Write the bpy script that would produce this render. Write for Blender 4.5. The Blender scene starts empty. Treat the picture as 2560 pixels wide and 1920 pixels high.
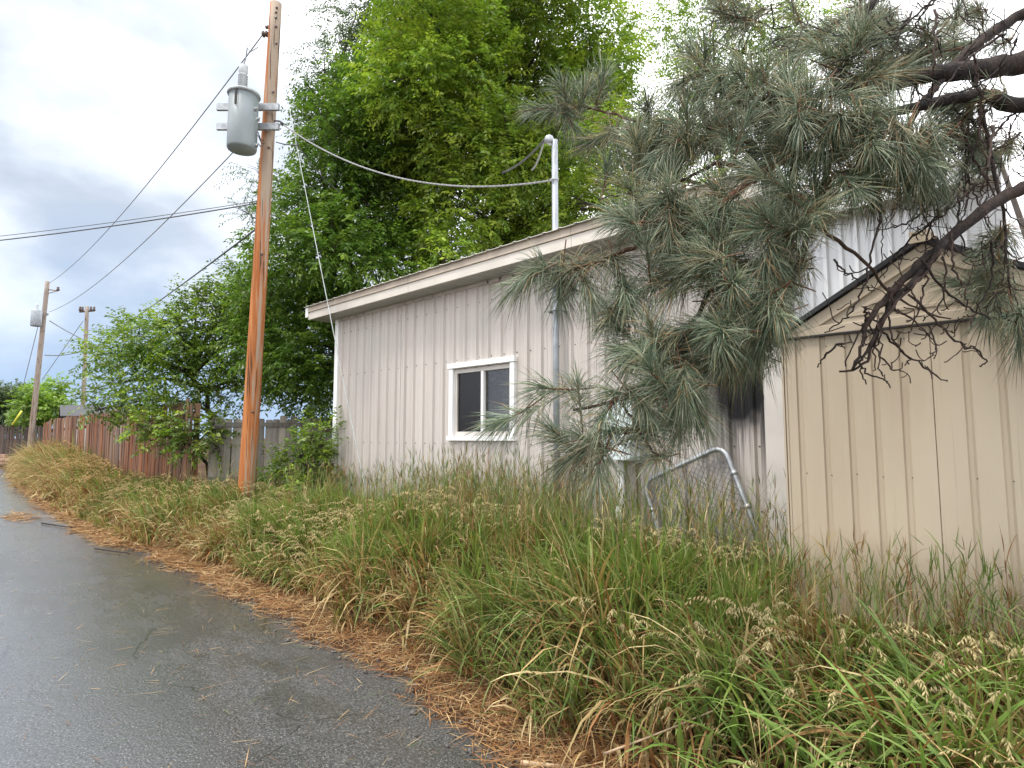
import bpy, math
import numpy as np
from mathutils import Vector, Matrix

rng = np.random.default_rng(11)
S = bpy.context.scene
COL = S.collection

# ------------------------------------------------------------------ camera
F = 1500.0                       # focal length in pixels of a 2560 px wide frame
PITCH = math.atan(134 / F)
RZ = math.radians(90) - math.atan(1570 / (F / math.cos(PITCH)))
CAM = np.array([0.0, 0.0, 1.6])
cam_data = bpy.data.cameras.new("camera")
cam_data.sensor_width = 36.0
cam_data.lens = 36.0 * F / 2560.0
cam_data.clip_start = 0.05
cam_data.clip_end = 3000
cam = bpy.data.objects.new("camera", cam_data)
COL.objects.link(cam)
cam.location = CAM
cam.rotation_euler = (math.radians(90) + PITCH, 0, RZ)
S.camera = cam

# ------------------------------------------------------------------ sky and sun
SUN_AZ, SUN_EL = math.radians(212), math.radians(64)      # azimuth counted clockwise from +Y
sun_dir = Vector((math.sin(SUN_AZ) * math.cos(SUN_EL), math.cos(SUN_AZ) * math.cos(SUN_EL), math.sin(SUN_EL)))
W = bpy.data.worlds.new("World")
S.world = W
W.use_nodes = True
nt = W.node_tree
nt.nodes.clear()
def wn(t, **k):
    n = nt.nodes.new(t)
    for a, b in k.items():
        setattr(n, a, b)
    return n
def wl(a, b): nt.links.new(a, b)
def wmath(op, a, b=None, clamp=False):
    n = wn("ShaderNodeMath", operation=op, use_clamp=clamp)
    for i, v in enumerate((a, b)):
        if v is None: continue
        if isinstance(v, (int, float)): n.inputs[i].default_value = v
        else: wl(v, n.inputs[i])
    return n.outputs[0]
def wrange(v, a, b, lo=0.0, hi=1.0):
    n = wn("ShaderNodeMapRange", interpolation_type="SMOOTHSTEP")
    wl(v, n.inputs[0])
    for i, x in enumerate((a, b, lo, hi)): n.inputs[i + 1].default_value = x
    return n.outputs[0]
def wmix(f, a, b):
    n = wn("ShaderNodeMix", data_type="RGBA")
    wl(f, n.inputs[0])
    for i, v in ((6, a), (7, b)):
        if isinstance(v, tuple): n.inputs[i].default_value = v
        else: wl(v, n.inputs[i])
    return n.outputs[2]
sky = wn("ShaderNodeTexSky", sky_type="NISHITA", sun_disc=False)
sky.sun_elevation = SUN_EL
sky.sun_rotation = SUN_AZ
tc = wn("ShaderNodeTexCoord")
sep = wn("ShaderNodeSeparateXYZ")
wl(tc.outputs["Generated"], sep.inputs[0])
mp = wn("ShaderNodeMapping")
mp.inputs["Scale"].default_value = (1, 1, 1.9)
mp.inputs["Location"].default_value = (0.35, 0.2, 0.1)
wl(tc.outputs["Generated"], mp.inputs[0])
n1 = wn("ShaderNodeTexNoise"); n1.inputs["Scale"].default_value = 3.2; n1.inputs["Detail"].default_value = 7; n1.inputs["Roughness"].default_value = 0.52
n2 = wn("ShaderNodeTexNoise"); n2.inputs["Scale"].default_value = 1.4; n2.inputs["Detail"].default_value = 4
wl(mp.outputs[0], n1.inputs[0]); wl(mp.outputs[0], n2.inputs[0])
# storm-grey side of the sky lies beyond the far end of the alley (towards -X)
dirx = wmath("MULTIPLY", sep.outputs[0], -1.0)
side = wmath("ADD", dirx, wmath("MULTIPLY", wmath("SUBTRACT", n1.outputs["Fac"], 0.5), 0.55))
stormy = wrange(side, 0.60, 0.84)
low = wrange(wmath("ADD", sep.outputs[2], wmath("MULTIPLY", wmath("SUBTRACT", n1.outputs["Fac"], 0.5), 0.35)), 0.02, 0.34, 1.0, 0.0)
dark_noise = wrange(n1.outputs["Fac"], 0.36, 0.66)
white = wmix(wrange(n2.outputs["Fac"], 0.3, 0.7), (10.5, 10.8, 11.4, 1), (15.5, 15.6, 15.8, 1))
storm = wmix(dark_noise, (3.2, 3.65, 4.35, 1), (5.9, 6.3, 6.9, 1))
lowc = wmix(dark_noise, (2.6, 3.5, 4.85, 1), (3.7, 4.5, 5.7, 1))
storm2 = wmix(low, storm, lowc)
cloud = wmix(stormy, white, storm2)
col_sky = wmix(wrange(n2.outputs["Fac"], 0.62, 0.9, 0.0, 0.35), cloud, sky.outputs[0])
bg = wn("ShaderNodeBackground")
bg.inputs["Strength"].default_value = 0.1
wl(col_sky, bg.inputs["Color"])
wo = wn("ShaderNodeOutputWorld")
wl(bg.outputs[0], wo.inputs[0])

sl = bpy.data.lights.new("sun", "SUN")
sl.energy = 1.5
sl.angle = math.radians(10)
sl.color = (1.0, 0.95, 0.87)
so = bpy.data.objects.new("sun", sl)
COL.objects.link(so)
so.rotation_euler = sun_dir.to_track_quat("Z", "Y").to_euler()

S.view_settings.view_transform = "Standard"
S.view_settings.look = "None"
S.cycles.max_bounces = 10
S.cycles.diffuse_bounces = 4
S.cycles.transmission_bounces = 8
S.cycles.transparent_max_bounces = 8
S.view_settings.exposure = 0.95
S.view_settings.gamma = 1
S.view_settings.use_curve_mapping = False

# ------------------------------------------------------------------ measuring helpers (photo pixel -> place in the world)
_c, _s = math.cos(RZ), math.sin(RZ)
RT = np.array([_c, _s, 0.0]); FH = np.array([-_s, _c, 0.0]); ZZ = np.array([0, 0, 1.0])
FW = FH * math.cos(PITCH) + ZZ * math.sin(PITCH)
UPV = -FH * math.sin(PITCH) + ZZ * math.cos(PITCH)
def ray(x, y): return FW + RT * ((x - 1280) / F) + UPV * ((960 - y) / F)
def on_y(x, y, Y):
    d = ray(x, y); return CAM + d * (Y / d[1])
def at(x, y, D): return CAM + ray(x, y) * D
K = 2560 / 2212.0
def P(x, y, D): return at(x * K, y * K, D)        # measured on a 2212 px wide view

# ------------------------------------------------------------------ object helpers
def tag(o, label=None, cat=None, group=None, kind=None):
    if label: o["label"] = label
    if cat: o["category"] = cat
    if group: o["group"] = group
    if kind: o["kind"] = kind
    return o
def link(o, parent=None):
    COL.objects.link(o)
    if parent is not None:
        o.parent = parent
        if parent.parent is None:          # parts are modelled in world coordinates; a part's own origin is the world's
            o.matrix_parent_inverse = Matrix.LocRotScale(parent.location, parent.rotation_euler, parent.scale).inverted()
    return o
def empty(name, loc, label=None, cat=None, group=None, kind=None):
    o = bpy.data.objects.new(name, None)
    o.location = loc
    o.empty_display_size = 0.2
    COL.objects.link(o)
    return tag(o, label, cat, group, kind)
def np_mesh(name, V, polys, mat=None, col=None, smooth=False):
    """polys: list of int arrays (n,3) or (n,4)"""
    V = np.asarray(V, dtype=np.float32)
    polys = [np.asarray(p, dtype=np.int32) for p in polys if len(p)]
    me = bpy.data.meshes.new(name)
    me.vertices.add(len(V)); me.vertices.foreach_set("co", V.ravel())
    loops = np.concatenate([p.ravel() for p in polys])
    tot = np.concatenate([np.full(len(p), p.shape[1], np.int32) for p in polys])
    st = np.concatenate([[0], np.cumsum(tot)[:-1]]).astype(np.int32)
    me.loops.add(len(loops)); me.loops.foreach_set("vertex_index", loops)
    me.polygons.add(len(tot)); me.polygons.foreach_set("loop_start", st); me.polygons.foreach_set("loop_total", tot)
    if smooth: me.polygons.foreach_set("use_smooth", np.ones(len(tot), dtype=bool))
    if col is not None:
        a = me.attributes.new("col", "FLOAT_COLOR", "POINT")
        c = np.ones((len(V), 4), np.float32); c[:, :3] = col
        a.data.foreach_set("color", c.ravel())
    me.update(calc_edges=True)
    if mat: me.materials.append(mat)
    return me
class MB:
    def __init__(s): s.v = []; s.f = []; s.sm = []
    def add(s, V, Fc, smooth=False):
        b = len(s.v); s.v += [tuple(map(float, p)) for p in V]
        s.f += [tuple(i + b for i in f) for f in Fc]; s.sm += [smooth] * len(Fc); return s
    def box(s, c, d, rz=0.0, M=None):
        x, y, z = d[0] / 2, d[1] / 2, d[2] / 2
        V = [(-x, -y, -z), (x, -y, -z), (x, y, -z), (-x, y, -z), (-x, -y, z), (x, -y, z), (x, y, z), (-x, y, z)]
        cr, sr = math.cos(rz), math.sin(rz)
        V = [(a * cr - b * sr, a * sr + b * cr, e) for a, b, e in V]
        if M is not None: V = [tuple(M @ Vector(p)) for p in V]
        V = [(a + c[0], b + c[1], e + c[2]) for a, b, e in V]
        return s.add(V, [(0, 3, 2, 1), (4, 5, 6, 7), (0, 1, 5, 4), (1, 2, 6, 5), (2, 3, 7, 6), (3, 0, 4, 7)])
    def bx(s, x0, x1, y0, y1, z0, z1):
        return s.box(((x0 + x1) / 2, (y0 + y1) / 2, (z0 + z1) / 2), (x1 - x0, y1 - y0, z1 - z0))
    def tube(s, pts, r, n=6, cap=True):
        pts = np.asarray(pts, float); m = len(pts)
        r = np.full(m, r) if np.isscalar(r) else np.asarray(r, float)
        V = []; u = None
        for i in range(m):
            t = pts[min(i + 1, m - 1)] - pts[max(i - 1, 0)]; t = t / (np.linalg.norm(t) + 1e-9)
            if u is None:
                a = np.array([0, 0, 1.0]) if abs(t[2]) < 0.9 else np.array([1.0, 0, 0])
                u = np.cross(t, a)
            u = u - t * (u @ t); u /= np.linalg.norm(u) + 1e-9
            w = np.cross(t, u)
            for k in range(n):
                a = 2 * math.pi * k / n
                V.append(pts[i] + r[i] * (u * math.cos(a) + w * math.sin(a)))
        Fc = [(i * n + k, i * n + (k + 1) % n, (i + 1) * n + (k + 1) % n, (i + 1) * n + k) for i in range(m - 1) for k in range(n)]
        s.add(V, Fc, True)
        if cap:
            b = len(s.v) - len(V)
            s.f += [tuple(b + k for k in range(n))[::-1], tuple(b + (m - 1) * n + k for k in range(n))]; s.sm += [False, False]
        return s
    def lathe(s, prof, c, n=20, axis=None):
        """prof: list of (radius, height); c: origin"""
        Q = Vector(axis).normalized().to_track_quat("Z", "Y").to_matrix() if axis is not None else Matrix.Identity(3)
        V = []
        for r, h in prof:
            for k in range(n):
                a = 2 * math.pi * k / n
                p = Q @ Vector((r * math.cos(a), r * math.sin(a), h)); V.append((p.x + c[0], p.y + c[1], p.z + c[2]))
        m = len(prof)
        Fc = [(i * n + k, i * n + (k + 1) % n, (i + 1) * n + (k + 1) % n, (i + 1) * n + k) for i in range(m - 1) for k in range(n)]
        Fc += [tuple(range(n))[::-1], tuple((m - 1) * n + k for k in range(n))]
        return s.add(V, Fc, True)
    def prism(s, poly, d):
        """poly: 3-D outline (list), extruded by vector d"""
        n = len(poly); V = [tuple(p) for p in poly] + [tuple(np.asarray(p) + np.asarray(d)) for p in poly]
        Fc = [tuple(range(n))[::-1], tuple(range(n, 2 * n))] + [(i, (i + 1) % n, n + (i + 1) % n, n + i) for i in range(n)]
        return s.add(V, Fc)
    def mesh(s, name, mat):
        me = bpy.data.meshes.new(name); me.from_pydata(s.v, [], s.f)
        me.polygons.foreach_set("use_smooth", s.sm); me.update()
        if mat: me.materials.append(mat)
        return me
    def build(s, name, mat, parent=None, bevel=0.0, **k):
        o = bpy.data.objects.new(name, s.mesh(name, mat)); link(o, parent)
        if bevel:
            b = o.modifiers.new("bevel", "BEVEL"); b.width = bevel; b.segments = 2; b.limit_method = "ANGLE"
        return tag(o, **k)

# ------------------------------------------------------------------ materials
class NT:
    def __init__(s, name):
        s.m = bpy.data.materials.new(name); s.m.use_nodes = True; s.t = s.m.node_tree
        s.b = s.t.nodes["Principled BSDF"]; s.o = s.t.nodes["Material Output"]
        s.tc = s.t.nodes.new("ShaderNodeTexCoord")
    def n(s, t, **k):
        x = s.t.nodes.new(t)
        for a, b in k.items(): setattr(x, a, b)
        return x
    def l(s, a, b): s.t.links.new(a, b)
    def noise(s, scale, detail=4, rough=0.55, stretch=None, src="Object"):
        x = s.n("ShaderNodeTexNoise"); x.inputs["Scale"].default_value = scale
        x.inputs["Detail"].default_value = detail; x.inputs["Roughness"].default_value = rough
        if stretch is not None:
            m = s.n("ShaderNodeMapping"); m.inputs["Scale"].default_value = stretch
            s.l(s.tc.outputs[src], m.inputs[0]); s.l(m.outputs[0], x.inputs[0])
        else: s.l(s.tc.outputs[src], x.inputs[0])
        return x.outputs["Fac"]
    def ramp(s, v, a, b, lo=0.0, hi=1.0):
        x = s.n("ShaderNodeMapRange", interpolation_type="SMOOTHSTEP"); s.l(v, x.inputs[0])
        for i, q in enumerate((a, b, lo, hi)): x.inputs[i + 1].default_value = q
        return x.outputs[0]
    def mix(s, f, a, b, mode="MIX"):
        x = s.n("ShaderNodeMix", data_type="RGBA", blend_type=mode)
        for i, v in ((0, f), (6, a), (7, b)):
            if isinstance(v, (int, float)): x.inputs[i].default_value = v
            elif isinstance(v, tuple): x.inputs[i].default_value = (*v, 1) if len(v) == 3 else v
            else: s.l(v, x.inputs[i])
        return x.outputs[2]
    def math(s, op, a, b=0.0, clamp=False):
        x = s.n("ShaderNodeMath", operation=op, use_clamp=clamp)
        for i, v in enumerate((a, b)):
            if isinstance(v, (int, float)): x.inputs[i].default_value = v
            else: s.l(v, x.inputs[i])
        return x.outputs[0]
    def base(s, c):
        if isinstance(c, tuple): s.b.inputs["Base Color"].default_value = (*c, 1)
        else: s.l(c, s.b.inputs["Base Color"])
        return s
    def set(s, rough=None, metal=None, spec=None):
        for k, v in (("Roughness", rough), ("Metallic", metal), ("Specular IOR Level", spec)):
            if v is None: continue
            if isinstance(v, (int, float)): s.b.inputs[k].default_value = v
            else: s.l(v, s.b.inputs[k])
        return s
    def bump(s, h, strength=0.3, dist=0.01):
        x = s.n("ShaderNodeBump"); x.inputs["Strength"].default_value = strength; x.inputs["Distance"].default_value = dist
        s.l(h, x.inputs["Height"]); s.l(x.outputs[0], s.b.inputs["Normal"]); return s

def plain(name, c, rough=0.6, metal=0.0, var=0.15, scale=6.0, bump=0.0, spec=0.5):
    t = NT(name); f = t.noise(scale, 5)
    d = tuple(x * (1 - var) for x in c); u = tuple(min(1, x * (1 + var)) for x in c)
    t.base(t.mix(t.ramp(f, 0.3, 0.7), d, u)).set(rough, metal, spec)
    if bump: t.bump(t.noise(scale * 9, 4), bump, 0.004)
    return t.m

def leaf_mat(name, trans=0.35, rough=0.45, spec=0.4):
    t = NT(name)
    a = t.n("ShaderNodeAttribute", attribute_name="col")
    t.base(a.outputs["Color"]).set(rough, 0, spec)
    tr = t.n("ShaderNodeBsdfTranslucent")
    br = t.mix(1.0, a.outputs["Color"], (1.15, 1.25, 0.7), "MULTIPLY")
    t.l(br, tr.inputs["Color"])
    mx = t.n("ShaderNodeMixShader"); mx.inputs[0].default_value = trans
    t.l(t.b.outputs[0], mx.inputs[1]); t.l(tr.outputs[0], mx.inputs[2]); t.l(mx.outputs[0], t.o.inputs[0])
    return t.m

M = {}
M["leaf"] = leaf_mat("leaf", 0.42, 0.36, 0.5)
M["grass"] = leaf_mat("grass_blade", 0.25, 0.5, 0.35)
M["needle"] = leaf_mat("pine_needle", 0.12, 0.42, 0.5)
M["straw"] = leaf_mat("straw", 0.15, 0.7, 0.2)

# siding: faded warm grey paint, rain streaks; a burnt sooty patch low on the right end of the wall
t = NT("siding_paint")
geo = t.n("ShaderNodeNewGeometry"); sp = t.n("ShaderNodeSeparateXYZ"); t.l(geo.outputs["Position"], sp.inputs[0])
def pos_noise(t, geo, scale, stretch, detail=4):
    m = t.n("ShaderNodeMapping"); m.inputs["Scale"].default_value = stretch; t.l(geo.outputs["Position"], m.inputs[0])
    x = t.n("ShaderNodeTexNoise"); x.inputs["Scale"].default_value = scale; x.inputs["Detail"].default_value = detail
    t.l(m.outputs[0], x.inputs[0]); return x.outputs["Fac"]
streak = pos_noise(t, geo, 5.0, (2.2, 2.2, 0.07))
blot = pos_noise(t, geo, 1.1, (1, 1, 0.7))
c0 = t.mix(t.ramp(streak, 0.35, 0.7), (0.455, 0.405, 0.372), (0.525, 0.477, 0.443))
c0 = t.mix(t.ramp(blot, 0.3, 0.75, 0, 0.6), c0, (0.42, 0.40, 0.368))
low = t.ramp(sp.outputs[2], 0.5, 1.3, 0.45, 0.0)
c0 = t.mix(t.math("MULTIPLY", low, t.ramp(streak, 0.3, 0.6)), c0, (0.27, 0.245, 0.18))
c0 = t.mix(t.ramp(pos_noise(t, geo, 13.0, (2.5, 2.5, 0.05)), 0.56, 0.75, 0, 0.45), c0, (0.30, 0.275, 0.23))
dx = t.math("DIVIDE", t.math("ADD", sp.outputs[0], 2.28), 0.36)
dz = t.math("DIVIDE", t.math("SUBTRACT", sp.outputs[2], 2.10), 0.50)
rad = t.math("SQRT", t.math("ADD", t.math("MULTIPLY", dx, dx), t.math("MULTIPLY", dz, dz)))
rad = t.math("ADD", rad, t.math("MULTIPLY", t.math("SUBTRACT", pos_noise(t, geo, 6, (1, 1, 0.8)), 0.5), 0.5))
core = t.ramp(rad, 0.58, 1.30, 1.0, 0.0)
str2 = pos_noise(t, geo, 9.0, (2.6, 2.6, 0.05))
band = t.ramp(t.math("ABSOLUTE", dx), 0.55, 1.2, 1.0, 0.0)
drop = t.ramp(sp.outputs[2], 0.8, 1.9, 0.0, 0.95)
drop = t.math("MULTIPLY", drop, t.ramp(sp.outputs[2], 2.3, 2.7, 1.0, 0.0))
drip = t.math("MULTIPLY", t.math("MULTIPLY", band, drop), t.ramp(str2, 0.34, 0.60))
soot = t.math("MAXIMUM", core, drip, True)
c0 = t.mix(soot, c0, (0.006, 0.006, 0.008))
t.base(c0).set(t.mix(soot, (0.42,) * 3, (0.9,) * 3), 0, 0.4)
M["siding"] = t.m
M["trim"] = plain("trim_paint", (0.52, 0.485, 0.45), 0.45, 0, 0.08, 3)
M["fascia"] = plain("fascia_metal", (0.56, 0.515, 0.455), 0.42, 0, 0.07, 2.5)
M["drip"] = plain("drip_edge_metal", (0.33, 0.275, 0.215), 0.42, 0, 0.14, 3)
M["soffit"] = plain("soffit_metal", (0.40, 0.39, 0.37), 0.5, 0, 0.08, 3)
M["roof"] = plain("roof_metal", (0.62, 0.60, 0.55), 0.4, 0, 0.1, 2)
M["vinyl"] = plain("white_vinyl", (0.80, 0.80, 0.79), 0.4, 0, 0.04, 4)
M["galv"] = plain("galvanised_steel", (0.34, 0.355, 0.37), 0.45, 0.6, 0.22, 14)
M["galv_paint"] = plain("grey_mast_paint", (0.30, 0.325, 0.355), 0.5, 0.15, 0.14, 9)
M["box"] = plain("meter_box_paint", (0.50, 0.56, 0.56), 0.4, 0.0, 0.1, 5)
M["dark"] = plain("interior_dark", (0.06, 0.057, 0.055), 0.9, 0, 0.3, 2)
M["lace"] = plain("lace_curtain", (0.26, 0.26, 0.27), 0.9, 0, 0.75, 26)
M["rubber"] = plain("black_rubber", (0.015, 0.015, 0.016), 0.6)
M["cable_grey"] = plain("grey_cable", (0.24, 0.24, 0.25), 0.5, 0, 0.2, 30)
M["cable_dark"] = plain("dark_cable", (0.06, 0.06, 0.065), 0.5)
M["wire"] = plain("weathered_wire", (0.16, 0.16, 0.17), 0.5, 0.3)
M["wire_white"] = plain("bright_guy_wire", (0.45, 0.48, 0.47), 0.4, 0.2)
M["rust_cable"] = plain("brown_cable", (0.14, 0.06, 0.04), 0.6)
M["can"] = plain("transformer_paint", (0.205, 0.235, 0.245), 0.42, 0, 0.09, 2.2)
M["can_lid"] = plain("transformer_lid", (0.30, 0.33, 0.34), 0.5, 0, 0.3, 8)
M["porcelain"] = plain("grey_porcelain", (0.42, 0.45, 0.47), 0.25, 0, 0.1, 6)
M["porcelain_brown"] = plain("brown_porcelain", (0.10, 0.07, 0.06), 0.25, 0, 0.1, 6)
M["shed"] = None
M["black_metal"] = plain("black_roof_edge", (0.012, 0.012, 0.014), 0.45)
M["yellow"] = plain("yellow_plastic", (0.62, 0.60, 0.06), 0.45)
M["shingle"] = plain("grey_shingle", (0.060, 0.060, 0.066), 0.9, 0, 0.3, 12)
M["stucco"] = plain("pale_wall", (0.40, 0.37, 0.33), 0.9)
M["stone"] = plain("tan_wall_block", (0.36, 0.22, 0.16), 0.9, 0, 0.3, 12, 0.4)
M["pebble"] = plain("pale_pebble", (0.55, 0.53, 0.50), 0.8, 0, 0.1, 20)
M["gravel"] = plain("asphalt_crumbs", (0.10, 0.095, 0.09), 0.8, 0, 0.6, 60)
M["stick"] = plain("bleached_stick", (0.42, 0.30, 0.19), 0.8, 0, 0.3, 14, 0.4)
M["barn"] = None

# tan shed paint
t = NT("shed_paint")
geo = t.n("ShaderNodeNewGeometry")
a = pos_noise(t, geo, 2.0, (1, 1, 0.5)); b = pos_noise(t, geo, 14, (2, 2, 0.12))
c0 = t.mix(t.ramp(a, 0.3, 0.7), (0.42, 0.345, 0.255), (0.465, 0.390, 0.292))
c0 = t.mix(t.ramp(b, 0.5, 0.8, 0, 0.3), c0, (0.47, 0.41, 0.32))
c0 = t.mix(t.ramp(pos_noise(t, geo, 24, (2, 2, 0.04)), 0.58, 0.76, 0, 0.35), c0, (0.27, 0.22, 0.15))
sp = t.n("ShaderNodeSeparateXYZ"); t.l(geo.outputs["Position"], sp.inputs[0])
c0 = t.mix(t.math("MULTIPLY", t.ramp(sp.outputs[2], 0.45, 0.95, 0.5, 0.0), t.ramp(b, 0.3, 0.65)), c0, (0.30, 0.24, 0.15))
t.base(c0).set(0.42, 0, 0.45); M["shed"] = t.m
t = NT("barn_metal")
geo = t.n("ShaderNodeNewGeometry"); b = pos_noise(t, geo, 3, (2, 2, 0.1))
t.base(t.mix(b, (0.46, 0.475, 0.50), (0.60, 0.615, 0.63))).set(0.35, 0.1, 0.5); M["barn"] = t.m

# weathered wood with long vertical grain
def wood(name, c1, c2, c3, grey=None, scale=9.0, zs=0.05, bump=0.5):
    t = NT(name)
    info = t.n("ShaderNodeObjectInfo")
    geo = t.n("ShaderNodeNewGeometry")
    g = pos_noise(t, geo, scale, (1, 1, zs), 6)
    g2 = pos_noise(t, geo, scale * 5, (1, 1, zs * 0.6), 3)
    c = t.mix(t.ramp(g, 0.34, 0.66), c1, c2)
    c = t.mix(t.ramp(g2, 0.52, 0.78, 0, 0.8), c, c3)
    if grey is not None:
        c = t.mix(t.ramp(pos_noise(t, geo, 1.2, (1, 1, 0.25)), 0.42, 0.68), c, grey)
    v = t.n("ShaderNodeHueSaturation"); t.l(c, v.inputs["Color"])
    t.l(t.ramp(info.outputs["Random"], 0, 1, 0.62, 1.3), v.inputs["Value"])
    t.l(t.ramp(info.outputs["Random"], 0, 1, 0.85, 1.1), v.inputs["Saturation"])
    t.base(v.outputs[0]).set(0.8, 0, 0.25).bump(g2, bump, 0.01)
    return t.m
M["picket"] = wood("stained_picket", (0.155, 0.062, 0.032), (0.235, 0.108, 0.060), (0.06, 0.03, 0.02), (0.18, 0.115, 0.082), 14, 0.07)
M["grey_board"] = wood("grey_board", (0.17, 0.15, 0.125), (0.26, 0.235, 0.205), (0.10, 0.085, 0.07), (0.22, 0.205, 0.18), 14, 0.07)
M["dark_board"] = wood("dark_board", (0.055, 0.035, 0.03), (0.10, 0.07, 0.055), (0.03, 0.02, 0.018), (0.085, 0.07, 0.06), 14, 0.07)
def pole_mat(name, o1, o2, dk, gr, thr):
    t = NT(name); geo = t.n("ShaderNodeNewGeometry")
    g = pos_noise(t, geo, 16, (1, 1, 0.035), 7); g2 = pos_noise(t, geo, 60, (1, 1, 0.03), 4); w = pos_noise(t, geo, 7, (1, 1, 0.12), 4)
    c = t.mix(t.ramp(g, 0.33, 0.68), o1, o2)
    c = t.mix(t.ramp(g2, 0.58, 0.74, 0, 0.85), c, dk)
    c = t.mix(t.ramp(w, 0.63, 0.8, 0, 0.7), c, (0.46, 0.26, 0.14))
    # one side and the upper part have bleached to grey
    sp = t.n("ShaderNodeSeparateXYZ"); t.l(geo.outputs["Normal"], sp.inputs[0])
    sz = t.n("ShaderNodeSeparateXYZ"); t.l(geo.outputs["Position"], sz.inputs[0])
    side = t.math("ADD", t.math("MULTIPLY", sp.outputs[0], 0.85), t.math("MULTIPLY", t.math("SUBTRACT", g, 0.5), 2.0))
    side = t.math("ADD", side, t.ramp(sz.outputs[2], 2.0, 8.6, -0.38, 0.25))
    c = t.mix(t.ramp(side, thr, thr + 0.35), c, gr)
    ck = pos_noise(t, geo, 26, (1, 1, 0.022), 3); c = t.mix(t.ramp(ck, 0.60, 0.66, 0, 0.85), c, (0.06, 0.032, 0.018)); c = t.mix(t.ramp(pos_noise(t, geo, 40, (1, 1, 0.05), 5), 0.55, 0.8, 0, 0.6), c, (0.52, 0.30, 0.16))
    t.base(c).set(0.75, 0, 0.25).bump(g2, 0.6, 0.012); return t.m
M["pole"] = pole_mat("pole_wood", (0.33, 0.105, 0.03), (0.46, 0.185, 0.06), (0.14, 0.05, 0.02), (0.33, 0.26, 0.20), 0.35)
M["pole_grey"] = pole_mat("old_pole_wood", (0.22, 0.16, 0.12), (0.30, 0.23, 0.18), (0.10, 0.07, 0.06), (0.32, 0.27, 0.23), 0.2)
M["bark"] = wood("tree_bark", (0.045, 0.034, 0.027), (0.085, 0.066, 0.052), (0.02, 0.016, 0.013), None, 12, 0.2, 0.9)
M["pine_bark"] = wood("pine_bark", (0.016, 0.012, 0.011), (0.042, 0.028, 0.022), (0.007, 0.006, 0.006), None, 18, 0.8, 1.0)
M["pine_twig"] = wood("pine_twig_bark", (0.06, 0.034, 0.023), (0.105, 0.060, 0.040), (0.05, 0.03, 0.022), None, 40, 0.8, 0.6)
M["shoot"] = plain("rusty_shoot_bark", (0.13, 0.062, 0.03), 0.7, 0, 0.35, 40)
M["dead_twig"] = wood("dead_twig_bark", (0.022, 0.015, 0.013), (0.05, 0.034, 0.028), (0.012, 0.009, 0.008), None, 30, 0.8, 0.6)

# wet asphalt
t = NT("wet_asphalt")
ag = t.noise(85, 2, 0.7); ag2 = t.noise(34, 3, 0.75); big = t.noise(0.55, 5, 0.55, (0.5, 1.2, 1)); mid = t.noise(2.6, 5, 0.6, (0.6, 1.3, 1))
c = t.mix(t.ramp(ag, 0.35, 0.62), (0.017, 0.017, 0.018), (0.086, 0.086, 0.088))
c = t.mix(t.ramp(ag, 0.60, 0.70, 0, 1.0), c, (0.23, 0.225, 0.215))
c = t.mix(t.ramp(mid, 0.42, 0.7, 0, 0.5), c, (0.035, 0.035, 0.037))
vor = t.n("ShaderNodeTexVoronoi", feature="DISTANCE_TO_EDGE"); vor.inputs["Scale"].default_value = 0.8
mpp = t.n("ShaderNodeMapping"); t.l(t.tc.outputs["Object"], mpp.inputs[0])
dis = t.n("ShaderNodeMix", data_type="VECTOR"); dis.inputs[0].default_value = 0.18
nz = t.n("ShaderNodeTexNoise"); nz.inputs["Scale"].default_value = 2.4; nz.inputs["Detail"].default_value = 5; t.l(t.tc.outputs["Object"], nz.inputs[0])
t.l(mpp.outputs[0], dis.inputs[4]); t.l(nz.outputs["Color"], dis.inputs[5]); t.l(dis.outputs[1], vor.inputs["Vector"])
crack = t.math("MULTIPLY", t.ramp(vor.outputs["Distance"], 0.0, 0.007, 1.0, 0.0), t.ramp(mid, 0.46, 0.54))
c = t.mix(crack, c, (0.01, 0.01, 0.011))
wet = t.ramp(t.math("ADD", big, t.math("MULTIPLY", t.math("SUBTRACT", mid, 0.5), 0.6)), 0.30, 0.56)
t.base(c).set(t.ramp(wet, 0, 1, 0.42, 0.26), 0, 0.8)
t.l(t.ramp(wet, 0, 1, 0.45, 1.0), t.b.inputs["Coat Weight"]); t.b.inputs["Coat Roughness"].default_value = 0.17; t.b.inputs["Coat IOR"].default_value = 1.45
cb = t.n("ShaderNodeBump"); cb.inputs["Strength"].default_value = 0.42; cb.inputs["Distance"].default_value = 0.012
t.l(ag2, cb.inputs["Height"]); t.l(cb.outputs[0], t.b.inputs["Coat Normal"])
h = t.math("ADD", t.math("MULTIPLY", ag, 0.6), t.math("MULTIPLY", ag2, 0.5))
bp = t.n("ShaderNodeBump"); bp.inputs["Distance"].default_value = 0.009
t.l(t.ramp(wet, 0, 1, 0.70, 0.28), bp.inputs["Strength"]); t.l(h, bp.inputs["Height"]); t.l(bp.outputs[0], t.b.inputs["Normal"])
M["asphalt"] = t.m
# soil under the weeds
t = NT("soil")
a = t.noise(3.0, 6); b = t.noise(40, 4)
c = t.mix(t.ramp(a, 0.35, 0.65), (0.045, 0.024, 0.014), (0.085, 0.048, 0.028)); c = t.mix(t.ramp(b, 0.5, 0.75, 0, 0.6), c, (0.14, 0.085, 0.045))
t.base(c).set(0.95, 0, 0.1).bump(b, 0.8, 0.02); M["soil"] = t.m

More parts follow.
